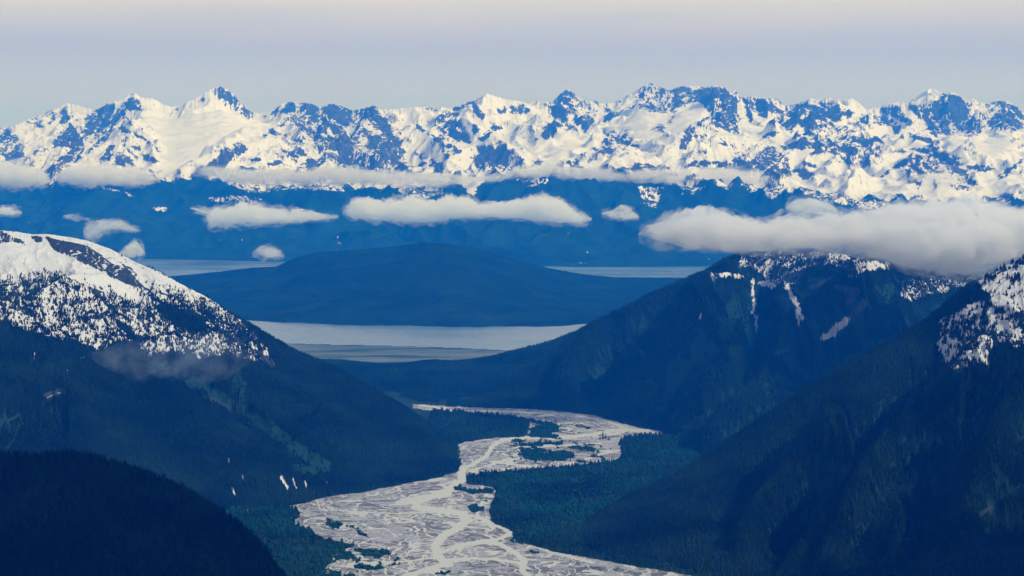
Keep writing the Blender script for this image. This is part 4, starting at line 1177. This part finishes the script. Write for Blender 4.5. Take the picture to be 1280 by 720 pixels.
cloud([(798,292),(808,282),(830,274),(850,266),(868,262),(885,259),(900,264),(930,271),(960,274),(985,268),(1010,272),(1040,265),(1075,266),(1100,258),(1125,250),(1150,251),(1180,248),(1210,249),(1240,256),(1280,258),(1340,262),(1400,290)],
      [(798,294),(830,306),(880,310),(930,313),(1000,312),(1060,314),(1110,328),(1140,340),(1180,347),(1215,345),(1240,335),(1280,330),(1340,325),(1400,292)],
      9600, 620, cm_near, "largest thick pale cloud resting on the right mountain's summit", 301, .26)
cloud([(982,258),(995,249),(1015,246),(1035,252),(1048,262)], [(982,262),(1000,268),(1030,268),(1048,266)], 15000, 200, cm_near, "small grey cloud scrap just above the big right cloud", 302)
cloud([(428,262),(440,250),(455,246),(475,250),(500,248),(520,246),(545,250),(560,243),(585,246),(600,254),(620,252),(650,250),(665,245),(680,244),(700,250),(720,262),(740,272)],
      [(428,266),(440,273),(480,277),(540,278),(600,272),(650,273),(690,277),(725,280),(740,276)], 22000, 620, cm_far, "long puffy white cloud in the centre above the island", 303)
cloud([(238,259),(262,262),(290,256),(305,250),(325,254),(345,261),(375,260),(400,266),(424,270)], [(238,261),(262,268),(258,284),(290,286),(330,281),(390,276),(424,273)], 22000, 400, cm_far, "flat wedge shaped white cloud left of the central cloud", 304)
cloud([(752,266),(768,261),(778,256),(788,259),(799,270)], [(752,268),(768,274),(785,275),(799,272)], 22000, 220, cm_far, "tiny puffy cloud right of the central cloud", 305)
cloud([(-60,206),(0,203),(30,206),(52,214),(64,226)], [(-60,230),(0,234),(40,234),(64,229)], 26500, 500, cm_far, "flat cloud bank at the left edge across the snow range", 306)
cloud([(70,220),(85,208),(110,205),(150,207),(180,212),(200,224)], [(70,226),(100,233),(140,235),(180,236),(200,228)], 26500, 500, cm_far, "oblong white cloud below the snow peak left of the glacier", 307)
cloud([(240,212),(262,207),(300,211),(350,212),(400,208),(450,210),(500,214),(550,216),(600,222)], [(240,216),(268,222),(300,230),(350,232),(400,230),(450,231),(500,232),(550,233),(600,228)], 26500, 450, cm_veil, "long thin cloud band right of the glacier tongue", 308, .12)
cloud([(590,222),(640,212),(690,205),(740,210),(790,212),(850,212),(900,210),(950,212),(1000,222)], [(590,228),(640,226),(690,224),(740,230),(800,231),(860,232),(920,236),(960,236),(1000,230)], 26500, 500, cm_veil, "long grey cloud veil across the middle right of the snow range", 309, .12)
cloud([(1135,222),(1155,217),(1180,216),(1205,224)], [(1135,226),(1160,234),(1190,235),(1205,229)], 26500, 250, cm_veil, "faint cloud wisp on the snow slopes above the big right cloud", 310)
cloud([(-40,262),(0,258),(15,259),(27,265)], [(-40,268),(0,268),(15,269),(27,267)], 22000, 250, cm_far, "small white cloud scrap at the left edge above the snowy mountain", 311)
cloud([(79,269),(90,267),(112,273)], [(79,271),(95,275),(112,275)], 22000, 120, cm_veil, "thinnest white cloud shred above the left mountain", 312)
cloud([(104,284),(118,276),(138,272),(150,273),(160,280),(176,288)], [(104,296),(115,302),(125,298),(140,289),(160,289),(176,290)], 21500, 200, cm_veil, "ragged white cloud pair above the left mountain crest", 313)
cloud([(148,316),(158,307),(168,300),(175,306),(181,316)], [(148,318),(160,323),(172,322),(181,319)], 20500, 200, cm_far, "small peaked cloud puff standing behind the left mountain's shoulder", 314)
cloud([(315,316),(325,308),(340,306),(350,312),(356,320)], [(315,319),(330,325),(345,325),(356,322)], 19800, 220, cm_veil, "small soft cloud over the left end of the wooded island", 315)
cloud([(110,440),(150,425),(200,424),(240,418),(280,416),(310,425)], [(110,446),(150,470),(180,478),(220,468),(260,450),(310,432)], 8150, 220, cm_mist, "violet grey mist patch hanging on the left mountain's forest", 316, .3)
cloud([(200,462),(240,440),(290,430),(320,440)], [(200,468),(240,478),(280,476),(320,448)], 8250, 160, cm_mist, "thin bluish mist streak just right of the larger mist patch, over the green gully", 318, .3)
cloud([(1010,358),(1030,346),(1060,343),(1085,350)], [(1010,362),(1040,362),(1070,364),(1085,354)], 10700, 120, cm_mist, "faint mist wisp below the right mountain's snowy top", 317, .3)

# added, unseen overcast deck over the camera, well above the air box: it keeps the near slopes in shade
mat_shade_deck, N, L = new_mat("added_shade_deck")
o_ = N.new("ShaderNodeOutputMaterial"); d_ = N.new("ShaderNodeBsdfDiffuse"); t_ = N.new("ShaderNodeBsdfTranslucent"); mx_ = N.new("ShaderNodeMixShader")
d_.inputs[0].default_value = (.9, .9, .92, 1); t_.inputs[0].default_value = (.45, .46, .5, 1)
L.new(d_.outputs[0], mx_.inputs[1]); L.new(t_.outputs[0], mx_.inputs[2]); L.new(mx_.outputs[0], o_.inputs[0])
DECK_Z = 4600.0
shift = (-math.sin(radians(SUN_AZ)), -math.cos(radians(SUN_AZ)))
edge_pts = [(-9000, 6600), (-3000, 5900), (-600, 5400), (450, 5300), (900, 5900), (1500, 5900), (3000, 5900), (9000, 6000)]   # where its shade ends, at a height of 500 m
hs_ = (DECK_Z - 500) / math.tan(radians(SUN_EL))
nx_, ny_ = 160, 60
xs_ = np.linspace(-9000, 9000, nx_)
ye_ = np.interp(xs_, [p[0] for p in edge_pts], [p[1] for p in edge_pts])
nd = Noise(400)
rows_ = []
for half in (1, -1):
    for j in range(ny_):
        f_ = j / (ny_ - 1) if half == 1 else 1 - j / (ny_ - 1)
        y_ = -7000 + (ye_ + 7000 + 350 * fbm(nd, xs_ / 900, xs_ * 0, 4)) * f_
        th = 160 * (min(f_, 1 - f_) * 12 if min(f_, 1 - f_) < 1 / 12 else 1) ** .5 * np.clip((9000 - np.abs(xs_)) / 900, 0, 1) ** .5
        z_ = DECK_Z + half * (th * (1 + .8 * fbm(nd, xs_ / 700, y_ / 700, 4)) + 2)
        rows_.append(np.stack([xs_ - shift[0] * hs_, y_ - shift[1] * hs_, z_], -1))
G_ = np.array(rows_)
nr2 = len(G_)
fq_ = grid_faces(nr2, nx_)
idx_ = np.arange(nr2 * nx_).reshape(nr2, nx_)
close_ = np.stack([idx_[-1, :-1], idx_[-1, 1:], idx_[0, 1:], idx_[0, :-1]], -1)
deck = mesh_obj("cloud", G_.reshape(-1, 3), np.concatenate([fq_, close_]), mat_shade_deck)  # out-of-frame layer, added to block sun from the foreground
tag(deck, "unseen grey overcast layer added overhead to shade the nearest slopes", "cloud")

# ------------------------------------------------------------------ air
mat_haze, N, L = new_mat("haze_air")
o_ = N.new("ShaderNodeOutputMaterial"); v = N.new("ShaderNodeVolumePrincipled")
v.inputs['Color'].default_value = (*HAZE_COLOR, 1)
v.inputs['Absorption Color'].default_value = (1, 1, 1, 1)
v.inputs['Density'].default_value = HAZE_DENSITY
for nm in ('Density Attribute', 'Color Attribute', 'Temperature Attribute'):
    if nm in v.inputs: v.inputs[nm].default_value = ""
L.new(v.outputs[0], o_.inputs['Volume'])
mat_haze.cycles.homogeneous_volume = True
hx, hy0, hy1, hz0, hz1 = 34000.0, -2500.0, 56000.0, -9.0, 2900.0
hv = [(-hx, hy0, hz0), (hx, hy0, hz0), (hx, hy1, hz0), (-hx, hy1, hz0), (-hx, hy0, hz1), (hx, hy0, hz1), (hx, hy1, hz1), (-hx, hy1, hz1)]
hz = mesh_obj("haze", hv, [(0, 3, 2, 1), (4, 5, 6, 7), (0, 1, 5, 4), (1, 2, 6, 5), (2, 3, 7, 6), (3, 0, 4, 7)], mat_haze, smooth=False)
tag(hz, "blue air between the camera and the far range", "haze", kind='stuff')
